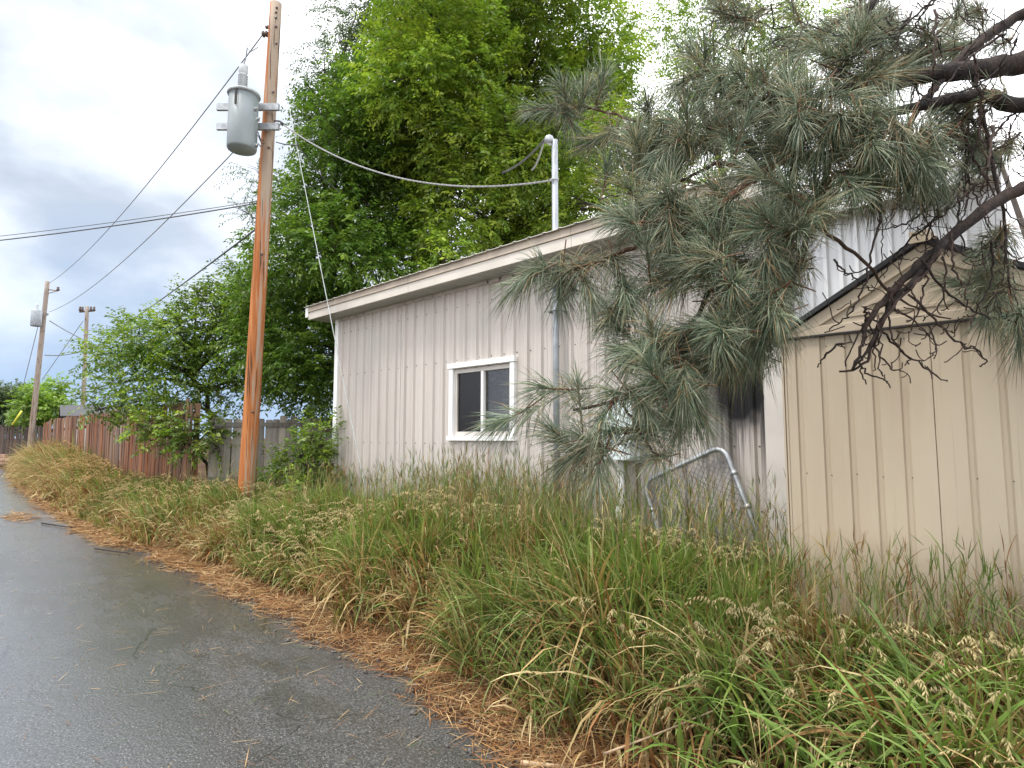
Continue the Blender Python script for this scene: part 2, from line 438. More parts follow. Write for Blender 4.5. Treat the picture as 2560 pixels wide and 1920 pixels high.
# ------------------------------------------------------------------ ground and road
_EX = np.array([-400, -60, -45, -32, -24, -16, -11.5, -9.3, -6.0, -3.8, -2.45, -2.08, -1.0, 1.0, 4, 400.])
_EY = np.array([9, 5.2, 4.6, 3.75, 3.1, 2.62, 2.42, 2.62, 2.62, 2.50, 2.36, 2.26, 1.95, 1.7, 1.6, 1.6])
def edge_y(X):
    X = np.asarray(X, float)
    w = 0.045 * np.sin(X * 3.1) + 0.035 * np.sin(X * 7.3 + 1) + 0.02 * np.sin(X * 17 + 2)
    return np.interp(X, _EX, _EY) + w * (np.abs(X) < 60)
def ground_z(X, Y):
    X = np.asarray(X, float); Y = np.asarray(Y, float)
    d = (Y - edge_y(X))
    u = np.clip((d - 0.10) / 1.75, 0, 1); v_ = np.clip((d - 0.30) / 0.32, 0, 1); s = 0.62 * u * u * (3 - 2 * u) + 0.38 * v_ * v_ * (3 - 2 * v_)
    z = np.where(d > -0.05, 0.012 + 0.47 * s, -0.06)
    bump = 0.025 * np.sin(X * 2.3 + Y * 1.7) + 0.02 * np.sin(X * 5.1 - Y * 3.3) + 0.012 * np.sin(X * 11 + Y * 9)
    return z + bump * np.clip(d * 1.5, 0, 1)
def sheet(name, xs, ys, fz, mat, kind="structure"):
    X, Y = np.meshgrid(xs, ys); V = np.stack([X, Y, fz(X, Y)], -1).reshape(-1, 3)
    nx, ny = len(xs), len(ys); i = np.arange((ny - 1) * (nx - 1)); r, c = i // (nx - 1), i % (nx - 1); a = r * nx + c
    me = np_mesh(name, V, [np.stack([a, a + 1, a + nx + 1, a + nx], 1)], mat, smooth=True)
    o = bpy.data.objects.new(name, me); COL.objects.link(o); return tag(o, kind=kind)
xs = np.concatenate([[-900, -400, -200, -120, -80], np.arange(-60, -14, 0.5), np.arange(-14, 4, 0.1), np.arange(4, 16, 1.0), [30, 80, 200, 900]])
ys = np.concatenate([[-900, -300, -100, -40, -20, -10, -6, -4, -2, 0, 1], np.arange(1.3, 5.6, 0.07), np.arange(5.6, 12, 0.5), [14, 18, 25, 40, 80, 200, 900]])
sheet("ground", xs, ys, ground_z, M["soil"])
# road strip with its ragged right edge
xr = np.concatenate([np.arange(-150, -20, 1.0), np.arange(-20, 6, 0.05), [10, 40]])
V = []; ny = 6
for k in range(ny):
    f = k / (ny - 1)
    e = edge_y(xr); V.append(np.stack([xr, -3.6 + (e + 3.6) * f, np.zeros_like(xr) + 0.018 * math.sin(f * math.pi)], 1))
V = np.concatenate(V); n = len(xr); i = np.arange((ny - 1) * (n - 1)); r, c = i // (n - 1), i % (n - 1); a = r * n + c
me = np_mesh("road", V, [np.stack([a, a + 1, a + n + 1, a + n], 1)], M["asphalt"], smooth=True)
o = bpy.data.objects.new("road", me); COL.objects.link(o); tag(o, kind="structure")

# ------------------------------------------------------------------ ribbed sheet metal
def rib_profile(x0, x1, pitch, half, top, h, minor=True, start=None):
    """list of (x, offset) across a panel"""
    pts = [(x0, 0.0)]
    st = x0 if start is None else start
    k = math.floor((x0 - st) / pitch) - 1
    while True:
        c = st + pitch * (k + 0.5); k += 1
        if c - pitch > x1: break
        for q, o in ((c - half, 0), (c - top, h), (c + top, h), (c + half, 0)): pts.append((q, o))
        if minor:
            for f in (0.36, 0.64):
                m = c + pitch * f
                for q, o in ((m - 0.012, 0), (m - 0.005, 0.004), (m + 0.005, 0.004), (m + 0.012, 0)): pts.append((q, o))
    pts = sorted([p for p in pts if x0 < p[0] < x1])
    return [(x0, 0.0)] + pts + [(x1, 0.0)]
def ribbed(prof, Y, z0, z1, mb=None, out=-1):
    mb = mb or MB(); V = []
    for x, o in prof: V += [(x, Y + out * o, z0), (x, Y + out * o, z1)]
    mb.add(V, [(2 * i, 2 * i + 2, 2 * i + 3, 2 * i + 1) for i in range(len(prof) - 1)])
    return mb
def clip_prof(prof, a, b):
    xs = [p[0] for p in prof]; os_ = [p[1] for p in prof]
    return [(a, float(np.interp(a, xs, os_)))] + [p for p in prof if a < p[0] < b] + [(b, float(np.interp(b, xs, os_)))]

# ------------------------------------------------------------------ the long low building
HX0, HX1, HY, HZ0, HZ1 = -9.36, -2.06, 5.4, 0.30, 3.665
house = empty("metal_sided_building", (-5.7, 5.4, 0.45), "long low building with ribbed beige metal siding, small white window and deep eave", "building")
WX0, WX1, WZ0, WZ1 = -6.27, -5.17, 1.63, 2.53          # opening
npan = 8; pw = (HX1 - HX0) / npan
for i in range(npan):
    a, b = HX0 + i * pw, HX0 + (i + 1) * pw
    pr = [(x_, o_ + 0.004 * (i % 2)) for x_, o_ in rib_profile(a, b, pw / 4, 0.032, 0.014, 0.030)]
    if b <= WX0 or a >= WX1: mb = ribbed(pr, HY, HZ0, HZ1)
    else:
        mb = MB(); lo, hi = max(a, WX0), min(b, WX1)
        if a < lo: ribbed(clip_prof(pr, a, lo), HY, HZ0, HZ1, mb)
        if hi < b: ribbed(clip_prof(pr, hi, b), HY, HZ0, HZ1, mb)
        ribbed(clip_prof(pr, lo, hi), HY, HZ0, WZ0, mb); ribbed(clip_prof(pr, lo, hi), HY, WZ1, HZ1, mb)
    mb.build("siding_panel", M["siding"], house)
# side and back walls, floor-to-roof, keep the inside dark
MB().bx(HX0 - 0.03, HX0 + 0.02, HY + 0.01, 9.6, HZ0, 3.9).build("side_wall", M["siding"], house)
MB().bx(-1.95, -1.90, HY + 0.012, 9.6, HZ0, 3.9).build("side_wall", M["siding"], house)
MB().bx(HX0, -1.96, 9.55, 9.6, HZ0, 4.1).build("back_wall", M["siding"], house)
# corner trims
MB().bx(-9.46, -9.353, HY - 0.030, HY + 0.06, HZ0, HZ1).build("corner_trim", M["vinyl"], house)
mb = MB().bx(-2.062, -1.885, HY - 0.026, HY + 0.05, HZ0, HZ1); mb.build("corner_trim", M["trim"], house)
MB().bx(HX0, HX1, HY - 0.03, HY + 0.01, HZ1 - 0.045, HZ1 + 0.004).build("frieze_trim", M["trim"], house)
# soffit strips, each a slightly stepped board
EY = 5.06
sx = -9.80; k = 0; w_ = 0.305
while sx < -1.95:
    m = MB(); e = min(sx + w_, -1.90)
    for q in range(3):
        a = sx + (e - sx) * q / 3; b = sx + (e - sx) * (q + 1) / 3 - 0.010
        m.bx(a, b, EY + 0.012, HY + 0.02, HZ1 + 0.006, HZ1 + 0.016)
    m.bx(sx, e, EY + 0.012, HY + 0.02, HZ1 + 0.017, HZ1 + 0.022)
    m.build("soffit_panel", M["soffit"], house); sx += w_ + 0.002
# fascia: lower board, lapped seams; drip edge tilted above it
for a, b in ((-9.815, -6.90), (-6.895, -3.95), (-3.945, -1.90)):
    MB().prism([(a, EY, HZ1), (a, EY - 0.012, HZ1 + 0.004), (a, EY - 0.012, HZ1 + 0.128), (a, EY + 0.01, HZ1 + 0.128), (a, EY + 0.012, HZ1)], (b - a, 0, 0)).build("fascia_board", M["fascia"], house)
    MB().prism([(a, EY - 0.010, HZ1 + 0.130), (a, EY - 0.030, HZ1 + 0.135), (a, EY - 0.014, HZ1 + 0.235), (a, EY + 0.02, HZ1 + 0.235), (a, EY + 0.02, HZ1 + 0.130)], (b - a, 0, 0)).build("drip_edge", M["drip"], house)
MB().prism([(-9.90, EY - 0.03, HZ1 + 0.05), (-9.90, EY - 0.03, HZ1 + 0.215), (-9.90, EY + 0.10, HZ1 + 0.235), (-9.90, EY + 0.06, HZ1 + 0.05)], (0.082, 0, 0)).build("rake_end_cap", M["vinyl"], house)
MB().bx(-9.885, -9.83, EY + 0.10, 9.7, HZ1 + 0.03, HZ1 + 0.24).build("rake_board", M["vinyl"], house)
# roof panels: low slope rising to the back, ribs run down the slope
RS = 0.09
xx = -9.92
while xx < -1.95:
    e = min(xx + 0.914, -1.89); pr = rib_profile(xx, e, 0.2286, 0.030, 0.014, 0.011, False); m = MB(); V = []
    for x, o in pr:
        for yy in (EY - 0.055, 9.7): V.append((x, yy, HZ1 + 0.240 + o + (yy - EY) * RS))
    m.add(V, [(2 * i, 2 * i + 2, 2 * i + 3, 2 * i + 1) for i in range(len(pr) - 1)])
    V2 = [(p[0], p[1], p[2] - 0.006) for p in V]
    m.add(V2, [(2 * i + 1, 2 * i + 3, 2 * i + 2, 2 * i) for i in range(len(pr) - 1)])
    V3 = []
    for x, o in pr: V3 += [(x, EY - 0.055, HZ1 + 0.240 + o + -0.055 * RS), (x, EY - 0.055, HZ1 + 0.234 + o - 0.055 * RS)]
    m.add(V3, [(2 * i, 2 * i + 2, 2 * i + 3, 2 * i + 1) for i in range(len(pr) - 1)])
    m.build("roof_panel", M["roof"], house); xx += 0.916
# screw heads in rows
m = MB()
for zz in (0.95, 1.52, 2.66, 3.40):
    for i in range(npan * 4):
        x = HX0 + pw / 4 * (i + 0.5) + 0.05
        if WX0 - 0.1 < x < WX1 + 0.1 and WZ0 - .1 < zz < WZ1 + .1: continue
        m.lathe([(0.009, 0), (0.009, 0.004), (0.005, 0.007)], (x, HY - 0.001, zz), 6, (0, -1, 0))
tag(m.build("screw_head", M["dark"], house), kind="stuff")
# window
win = MB().bx(WX0 - 0.075, WX0 + 0.005, HY - 0.05, HY + 0.04, WZ0 - 0.005, WZ1 + 0.01)
win.bx(WX1 - 0.005, WX1 + 0.07, HY - 0.05, HY + 0.04, WZ0 - 0.005, WZ1 + 0.01)
win.bx(WX0 - 0.095, WX1 + 0.085, HY - 0.065, HY + 0.04, WZ1 + 0.012, WZ1 + 0.082)
win.bx(WX0 - 0.10, WX1 + 0.08, HY - 0.065, HY + 0.04, WZ0 - 0.072, WZ0 - 0.007)
wo_ = win.build("window", M["vinyl"], house, bevel=0.006)
m = MB()
for a, b, c_, d in ((WX0 + 0.006, WX0 + 0.05, WZ0 + .001, WZ1), (WX1 - 0.05, WX1 - 0.006, WZ0 + .001, WZ1)): m.bx(a, b, HY - 0.005, HY + 0.05, c_, d)
m.bx(WX0 + 0.051, WX1 - 0.051, HY - 0.005, HY + 0.05, WZ1 - 0.055, WZ1 - .001); m.bx(WX0 + 0.051, WX1 - 0.051, HY - 0.005, HY + 0.05, WZ0 + .001, WZ0 + 0.05)
m.build("sash_frame", M["trim"], wo_)
MB().bx(-5.735, -5.69, HY - 0.012, HY + 0.045, WZ0 + 0.05, WZ1 - 0.056).build("mullion", M["vinyl"], wo_)
def glass_mat(name, tint, fac, rough=0.04):
    t = NT(name)
    tr = t.n("ShaderNodeBsdfTransparent"); tr.inputs[0].default_value = (*tint, 1)
    gl = t.n("ShaderNodeBsdfGlossy"); gl.inputs["Roughness"].default_value = rough
    fr = t.n("ShaderNodeFresnel"); fr.inputs[0].default_value = 1.5
    f = t.math("MULTIPLY", fr.outputs[0], fac, True)
    mx = t.n("ShaderNodeMixShader"); t.l(f, mx.inputs[0]); t.l(tr.outputs[0], mx.inputs[1]); t.l(gl.outputs[0], mx.inputs[2]); t.l(mx.outputs[0], t.o.inputs[0])
    return t.m
M["glass"] = glass_mat("window_glass", (0.62, 0.61, 0.60), 0.7); M["screen"] = glass_mat("screened_glass", (0.40, 0.39, 0.39), 0.42, 0.25)
MB().bx(WX0 + 0.045, -5.733, HY + 0.020, HY + 0.024, WZ0 + 0.045, WZ1 - 0.05).build("pane", M["screen"], wo_)
MB().bx(-5.692, WX1 - 0.045, HY + 0.030, HY + 0.034, WZ0 + 0.045, WZ1 - 0.05).build("pane", M["glass"], wo_)
# behind the right pane: lace curtain, white fan insert low down and its latch
m = MB(); V = []; nn = 24
for i in range(nn + 1):
    x = -5.70 + 0.52 * i / nn; V += [(x, HY + 0.10 + 0.012 * math.sin(i * 1.9), WZ0), (x, HY + 0.10 + 0.012 * math.sin(i * 1.9 + 0.4), WZ1)]
m.add(V, [(2 * i, 2 * i + 2, 2 * i + 3, 2 * i + 1) for i in range(nn)], True); m.build("curtain", M["lace"], wo_)
MB().bx(-5.60, WX1 - 0.052, HY + 0.045, HY + 0.07, WZ0 + 0.06, WZ0 + 0.27).bx(-5.63, WX1 - 0.05, HY + 0.04, HY + 0.08, WZ0 + 0.272, WZ0 + 0.31).build("vent_panel", M["vinyl"], wo_)
MB().bx(-5.40, -5.375, HY + 0.05, HY + 0.07, WZ0 + 0.315, WZ0 + 0.46).bx(-5.375, -5.23, HY + 0.055, HY + 0.07, WZ0 + 0.44, WZ0 + 0.458).build("latch", M["vinyl"], wo_)
# fan standing inside the left pane
m = MB(); ring = [(-5.92 + 0.14 * math.cos(a), HY + 0.25, WZ0 + 0.14 + 0.14 * math.sin(a)) for a in np.linspace(0, 2 * math.pi, 25)]
m.tube(ring, 0.008, 5); m.tube([(p[0] * 0.55 - 5.92 * 0.45, p[1], p[2] * 0.55 + (WZ0 + 0.14) * 0.45) for p in ring], 0.005, 5)
m.build("fan_ring", M["cable_grey"], wo_)
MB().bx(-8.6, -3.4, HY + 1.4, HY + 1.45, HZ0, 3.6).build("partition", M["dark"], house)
# service mast through the eave
mx_, my_ = -4.372, 5.29
mast = MB().tube([(mx_, my_, 0.5), (mx_, my_, 5.12)], 0.037, 12).build("service_mast", M["galv_paint"], house)
MB().lathe([(0.11, 0), (0.105, 0.012), (0.05, 0.035), (0.042, 0.06)], (mx_, my_, HZ1 + 0.265), 12).build("roof_boot", M["vinyl"], mast)
MB().tube([(mx_ - 0.085, HY - 0.02, 3.055), (mx_ - 0.06, my_ - 0.055, 3.055), (mx_ + 0.06, my_ - 0.055, 3.055), (mx_ + 0.085, HY - 0.02, 3.055)], 0.017, 6).build("strap", M["galv"], mast)
MB().lathe([(0.040, 0), (0.048, 0.02), (0.060, 0.06), (0.048, 0.09), (0.02, 0.11)], (mx_ - 0.03, my_ - 0.02, 5.09), 12, (-0.5, -0.25, 0.8)).build("weatherhead", M["galv"], mast)
MB().tube([(mx_ - 0.05, my_ - 0.045, 4.62), (mx_, my_ - 0.05, 4.63), (mx_ + 0.05, my_, 4.63), (mx_, my_ + 0.05, 4.63), (mx_ - 0.05, my_, 4.62)], 0.012, 6).build("cable_clamp", M["galv"], mast)
# meter box with slanted hood, conduit and cable below it
bx0, bx1 = -3.62, -3.27; bz0, bz1 = 1.375, 1.98
mb = MB().prism([(bx0, HY - 0.02, bz0), (bx0, HY - 0.33, bz0), (bx0, HY - 0.24, bz1), (bx0, HY - 0.02, bz1)], (bx1 - bx0, 0, 0)).build("meter_box", M["box"], house, bevel=0.008)
MB().bx(bx1 + 0.002, bx1 + 0.012, HY - 0.13, HY - 0.02, bz0 + 0.01, bz1 - 0.02).build("side_lip", M["can_lid"], mb)
MB().bx(bx1 - 0.14, bx1 + 0.010, HY - 0.08, HY - 0.02, bz0 - 0.035, bz0 - 0.002).build("hasp", M["can_lid"], mb)
MB().tube([(-3.50, HY - 0.13, 0.35), (-3.50, HY - 0.13, bz0 + 0.01)], 0.035, 10).build("conduit", M["vinyl"], house)
MB().tube([(-3.50, HY - 0.16, 0.75), (-3.50, HY - 0.17, 0.9)], 0.05, 10).build("conduit_coupling", M["vinyl"], house)
MB().tube([(-3.375, HY - 0.04, bz0), (-3.37, HY - 0.035, 1.0), (-3.38, HY - 0.04, 0.4)], 0.009, 6).build("cable", M["rust_cable"], house)

# ------------------------------------------------------------------ taller grey metal building behind the shed
barn = empty("grey_metal_building", (-1.1, 5.7, 0.45), "pale grey closely ribbed metal building behind the tan shed and the pine", "building")
BY = 5.62
for i in range(2):
    a = -1.88 + i * 0.736
    ribbed(rib_profile(a, a + 0.735, 0.1225, 0.024, 0.015, 0.040, False), BY, 0.3, 3.48).build("siding_panel", M["barn"], barn)
MB().bx(-1.88, -0.36, BY - 0.20, BY - 0.18, 3.49, 3.62).build("fascia_board", M["vinyl"], barn)
MB().bx(-1.88, -0.36, BY - 0.179, BY - 0.001, 3.481, 3.495).build("soffit_panel", M["soffit"], barn)
MB().prism([(-1.88, BY - 0.22, 3.625), (-1.88, 9.7, 3.90), (-1.88, 9.7, 3.93), (-1.88, BY - 0.22, 3.655)], (1.54, 0, 0)).build("roof", M["roof"], barn)
MB().bx(-0.407, -0.36, BY + 0.01, 9.6, 0.3, 3.6).build("side_wall", M["barn"], barn)
MB().bx(-1.88, -0.41, 9.55, 9.6, 0.3, 3.85).build("back_wall", M["barn"], barn)

# ------------------------------------------------------------------ tan garden shed
SX0, SX1, SY = -1.555, 0.205, 4.4; SZ0, SZE, SZA = 0.40, 2.30, 2.80; SM = (SX0 + SX1) / 2
shed = empty("garden_shed", (SM, 4.4, 0.45), "tan ribbed metal garden shed with black roof edge and embossed gable", "shed")
def shed_panel(a, b, ribs):
    pr = [(a, 0.0)]
    for r in ribs: pr += [(r - 0.018, 0), (r - 0.012, 0.014), (r + 0.010, 0.014), (r + 0.024, 0)]
    pr.append((b, 0.0)); m = MB(); V = []
    for x, o in pr:
        V += [(x, SY + 0.004 + o, SZ0), (x, SY + 0.004 + o, SZE - 0.012)]
    m.add(V, [(2 * i, 2 * i + 2, 2 * i + 3, 2 * i + 1) for i in range(len(pr) - 1)])
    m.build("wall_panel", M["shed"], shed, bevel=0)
shed_panel(SX0 + 0.03, -0.674, [-1.445, -1.285, -1.13, -0.98, -0.825])
shed_panel(-0.669, SX1 - 0.03, [-0.505, -0.345, -0.19, -0.035, 0.115])
MB().bx(-0.6728, -0.6702, SY + 0.008, SY + 0.01, SZ0, SZE - 0.012).build("seam", M["stick"], shed)
for a in (SX0, SX1 - 0.03):
    MB().bx(a, a + 0.012, SY - 0.006, SY + 0.05, SZ0, SZE - 0.012).bx(a + 0.018, a + 0.03, SY - 0.002, SY + 0.05, SZ0, SZE - 0.012).bx(a + 0.012, a + 0.018, SY + 0.012, SY + 0.05, SZ0, SZE - 0.012).build("corner_post", M["shed"], shed)
for a in (SX0, SX1 - 0.012): MB().bx(a, a + 0.012, SY + 0.052, 5.5, SZ0, SZE).build("side_wall", M["shed"], shed)
MB().bx(SX0, SX1, 5.502, 5.514, SZ0, SZE).build("back_wall", M["shed"], shed)
m = MB()
for x in (-1.42, -1.262, -1.107, -0.957, -0.802, -0.482, -0.322, -0.167, -0.012):
    for z in (0.62, 1.36, 2.22): m.lathe([(0.0042, 0), (0.0042, 0.002), (0.002, 0.004)], (x + rng.normal(0, .003), SY + 0.002, z + rng.normal(0, .006)), 6, (0, -1, 0))
tag(m.build("screw_head", M["dark"], shed), kind="stuff")
# gable: stepped embossed triangles
def tri(inset, y, d, m):
    k = (SZA - SZE) / (SM - SX0); z0 = SZE + inset * 0.62
    zt = SZA - inset * 0.9; dx_ = (zt - z0) / k
    m.prism([(SM - dx_, y, z0), (SM + dx_, y, z0), (SM, y, zt)], (0, d, 0))
def ring_tri(i0, i1, y, d, m):
    k = (SZA - SZE) / (SM - SX0)
    def tr(i):
        z0 = SZE + i * 0.62; zt = SZA - i * 0.9; dx_ = (zt - z0) / k; return [(SM - dx_, y, z0), (SM + dx_, y, z0), (SM, y, zt)]
    A, B = tr(i0), tr(i1)
    for q in range(3):
        r = (q + 1) % 3; m.prism([A[q], A[r], B[r], B[q]], (0, d, 0))
m = MB(); ring_tri(0.0, 0.10, SY - 0.022, 0.03, m); m.build("gable_frame", M["shed"], shed, bevel=0.004)
m = MB(); tri(0.10, SY - 0.004, 0.012, m); m.build("gable_panel", M["shed"], shed)
m = MB(); ring_tri(0.16, 0.20, SY - 0.012, 0.0075, m); m.build("gable_rib", M["shed"], shed, bevel=0.003)
MB().bx(SX0 - 0.01, SX1 + 0.01, SY - 0.024, SY + 0.02, SZE - 0.011, SZE - 0.002).build("gable_shadow_line", M["rubber"], shed)  # black strip painting in the shadow line under the gable's lower edge
for sgn in (-1, 1):
    k = (SZA - SZE) / (SM - SX0); ex = SM + sgn * (SM - SX0 + 0.07); ez = SZE - 0.07 * k + 0.008
    MB().prism([(ex, SY - 0.05, ez), (SM + sgn * 0.003, SY - 0.05, SZA + 0.012), (SM + sgn * 0.003, SY - 0.05, SZA + 0.045), (ex, SY - 0.05, ez + 0.033)], (0, 0.075, 0)).build("roof_edge", M["black_metal"], shed)
    MB().prism([(ex, SY + 0.027, ez + 0.005), (SM + sgn * 0.003, SY + 0.027, SZA + 0.016), (SM + sgn * 0.003, SY + 0.027, SZA + 0.035), (ex, SY + 0.027, ez + 0.024)], (0, 1.08, 0)).build("roof_panel", M["shed"], shed)
MB().bx(SM - 0.055, SM + 0.055, SY - 0.10, SY + 1.1, SZA + 0.049, SZA + 0.062).bx(SM - 0.055, SM + 0.055, SY - 0.10, SY - 0.088, SZA - 0.01, SZA + 0.048).build("ridge_cap", M["shed"], shed)

# ------------------------------------------------------------------ chain-link gate leaning on the wall
gate = empty("chain_link_gate", (-2.75, 5.15, 0.5), "galvanised chain-link gate frame leaning tilted against the beige wall", "gate")
gw, gh = 0.93, 1.12; gang = math.radians(24); TR = np.array([-2.43, 5.30, 1.53])
ex_ = np.array([math.cos(gang), 0, math.sin(gang)]); ez_ = np.array([-math.sin(gang), 0.0, math.cos(gang)])
def gp(u, v):                                    # u from the right corner leftwards, v downwards
    p = TR - ex_ * u - ez_ * v; p[1] = 5.335 - 0.14 * v; return p
def arc(cu, cv, r, a0, a1, n=7): return [gp(cu + r * math.cos(a), cv + r * math.sin(a)) for a in np.linspace(a0, a1, n)]
r_ = 0.12
pts = [gp(0, gh)] + [gp(0, gh * 0.5)] + arc(r_, r_, r_, math.pi, 1.5 * math.pi) + arc(gw - r_, r_, r_, 1.5 * math.pi, 2 * math.pi) + [gp(gw, gh * 0.5), gp(gw, gh)]
MB().tube(pts, 0.025, 10).build("frame_tube", M["galv"], gate)
MB().tube([gp(0, gh), gp(gw, gh)], 0.019, 8).build("bottom_rail", M["galv"], gate)
for u, v in ((0, 0.27), (0, 0.58), (gw, 0.29)):
    MB().tube([gp(u, v - 0.018), gp(u, v + 0.018)], 0.032, 10).build("collar", M["galv"], gate)
    MB().tube([gp(u + (0.045 if u == 0 else -0.045), v), gp(u, v)], 0.009, 6).build("bolt", M["galv"], gate)
m = MB(); st = 0.062
def diag(sg):
    c0 = -gh
    while c0 < gw + gh:
        us = np.linspace(0.02, gw - 0.02, 22); vs = (us - c0) * sg if sg > 0 else (c0 - us) + 0.0
        seg = [(u, v) for u, v in zip(us, vs) if 0.03 < v < gh - 0.02 and not (u < 0.12 and v < 0.12 and (u - .12) ** 2 + (v - .12) ** 2 > .0121) and not (u > gw - .12 and v < .12 and (u - gw + .12) ** 2 + (v - .12) ** 2 > .0121)]
        if len(seg) > 1: m.tube([gp(u, v) + np.array([0, 0.006 * math.sin(i * 2.2) * sg, 0]) for i, (u, v) in enumerate(seg)], 0.0030, 4)
        c0 += st
diag(1); diag(-1)
tag(m.build("chain_link_mesh", M["wire"], gate), kind="stuff")
m = MB()                                         # loose zigzag of wire ends above the top tube
zz = [(0.24, 0.0), (0.30, -0.085), (0.36, -0.05), (0.42, -0.035), (0.45, 0.0), (0.50, -0.085), (0.55, -0.03), (0.60, -0.09), (0.62, 0.01)]
m.tube([gp(u, v) + np.array([0, 0.03, 0]) for u, v in zz], 0.0032, 5); m.tube([gp(0.14, 0.0), gp(0.11, -0.05)], 0.006, 5)
m.build("wire_end", M["galv"], gate)

# ------------------------------------------------------------------ utility poles
def knots(m, base, top, rb, rt, zs, ang):
    for z, a in zip(zs, ang):
        f = (z - base[2]) / (top[2] - base[2]); c = base + (top - base) * f; r = rb + (rt - rb) * f
        d = np.array([math.cos(a), math.sin(a), 0]); m.lathe([(0.020, 0), (0.014, 0.02), (0.006, 0.03)], c + d * (r - 0.004), 7, d)
pb = np.array([-10.05, 4.12, 0.2]); PB_vis = on_y(619, 1192, 4.12); ptp = on_y(690, 9, 4.12)
d_ = (ptp - PB_vis); pb = PB_vis - d_ * ((PB_vis[2] - 0.25) / d_[2])
pole = empty("utility_pole", tuple(pb), "tall orange-brown wooden utility pole carrying a grey transformer can", "utility pole")
def pole_mesh(b, tpt, rb, rt, n=14, segs=16):
    pts = [b + (tpt - b) * i / segs for i in range(segs + 1)]
    return MB().tube(pts, [rb + (rt - rb) * i / segs for i in range(segs + 1)], n)
pole_mesh(pb, ptp, 0.137, 0.093, 18).build("pole_shaft", M["pole"], pole)
def pole_at(y): # centre of the shaft at photo row y
    f = (y - 9) / (1192 - 9); p = on_y(690 + (619 - 690) * f, y, 4.12); return p
tocam = lambda p: (CAM - p) / np.linalg.norm(CAM - p)
for x, y in ((692, 28), (690, 40), (690, 53), (690, 75), (691, 117), (683, 238), (672, 376), (655, 640), (632, 1030)):
    f = (y - 9) / 1183.0; c = pole_at(y); r = 0.093 + 0.040 * f; h = tocam(c); h[2] = 0; h /= np.linalg.norm(h)
    MB().lathe([(0.022, 0), (0.022, 0.012), (0.010, 0.022)], c + h * (r - 0.004) + RT * ((x - (690 - 71 * f)) / F * 9.8), 8, h).build("bolt", M["porcelain_brown"], pole)
# insulator at the side of the top
c = pole_at(85)
ins = MB().lathe([(0.02, 0), (0.05, 0.03), (0.05, 0.05), (0.025, 0.06), (0.055, 0.08), (0.055, 0.10), (0.02, 0.12)], c - RT * 0.09, 12, -RT).build("insulator", M["porcelain_brown"], pole)
MB().tube([pole_at(68) - RT * 0.085, pole_at(68) - RT * 0.15], 0.03, 8).build("pin_bracket", M["porcelain_brown"], pole)
# transformer
tcen = at(607, 310, 9.55); ct = at(607, 238, 9.55); cb = at(604, 378, 9.55)
ax = np.array([0, 0, 1.0]); tz0, tz1 = cb[2], ct[2]; tx, ty = tcen[0], tcen[1]; tr_ = 0.222
tfm = MB().lathe([(tr_ - 0.012, -0.0), (tr_, 0.03), (tr_, tz1 - tz0 - 0.01), (tr_ * 0.9, tz1 - tz0)], (tx, ty, tz0), 28).build("transformer", M["can"], pole)
MB().lathe([(tr_ + 0.02, 0), (tr_ + 0.028, 0.02), (tr_ + 0.02, 0.045), (tr_ * 0.7, 0.075), (0.05, 0.09)], (tx, ty, tz1), 28).build("lid", M["can_lid"], tfm)
prof = [(0.05, 0.0)]
for i in range(7): prof += [(0.045, 0.02 + i * 0.04), (0.075, 0.035 + i * 0.04), (0.045, 0.045 + i * 0.04)]
prof += [(0.06, 0.32), (0.068, 0.34), (0.068, 0.44), (0.02, 0.47)]
MB().lathe(prof, (tx - 0.02, ty - 0.02, tz1 + 0.07), 14).build("bushing", M["porcelain"], tfm)
hh = -FH
MB().box((tx + hh[0] * (tr_ + 0.008) - RT[0] * .02, ty + hh[1] * (tr_ + 0.008) - RT[1] * .02, tz1 - 0.12), (0.03, 0.02, 0.26), math.atan2(RT[1], RT[0])).build("lid_latch", M["rubber"], tfm)
for y in (268, 317):
    c = at(620, y, 9.86); MB().box(tuple(c), (1.02, 0.05, 0.11), math.atan2(RT[1], RT[0])).build("mounting_bar", M["galv"], tfm)
for y, dx_ in ((275, 30), (300, 36), (365, 32)):
    c = at(607 + dx_, y, 9.42); MB().lathe([(0.03, 0), (0.035, 0.02), (0.02, 0.06), (0.012, 0.09)], c, 10, RT - FH).build("terminal", M["can_lid"], tfm)
for y0, y1, x1 in ((330, 352, 660), (338, 358, 662), (358, 358, 660)):
    p0, p2 = at(645, y0, 9.5), at(x1, y1, 9.75); p1 = (p0 + p2) / 2 + np.array([0, 0, -0.06]); MB().tube([p0, p1, p2], 0.008, 5).build("lead_wire", M["cable_dark"], tfm)
p0 = np.array([tx - 0.02, ty - 0.02, tz1 + 0.53])
MB().tube([p0, p0 + RT * 0.03 + ZZ * .1, p0 + RT * .05 + ZZ * .3, at(625, 130, 9.6), at(645, 118, 9.8)], 0.008, 6).build("jumper_wire", M["cable_grey"], tfm)
# through bolts and service deadend on the right side
for y in (275, 322): MB().tube([pole_at(y) + RT * 0.08, pole_at(y) + RT * 0.21], 0.012, 6).build("bolt", M["galv"], pole)
MB().tube([pole_at(302) + RT * .09, at(700, 303, 9.8), at(708, 312, 9.8)], [0.012, 0.016, 0.03], 7).build("cable_clamp", M["cable_dark"], pole)

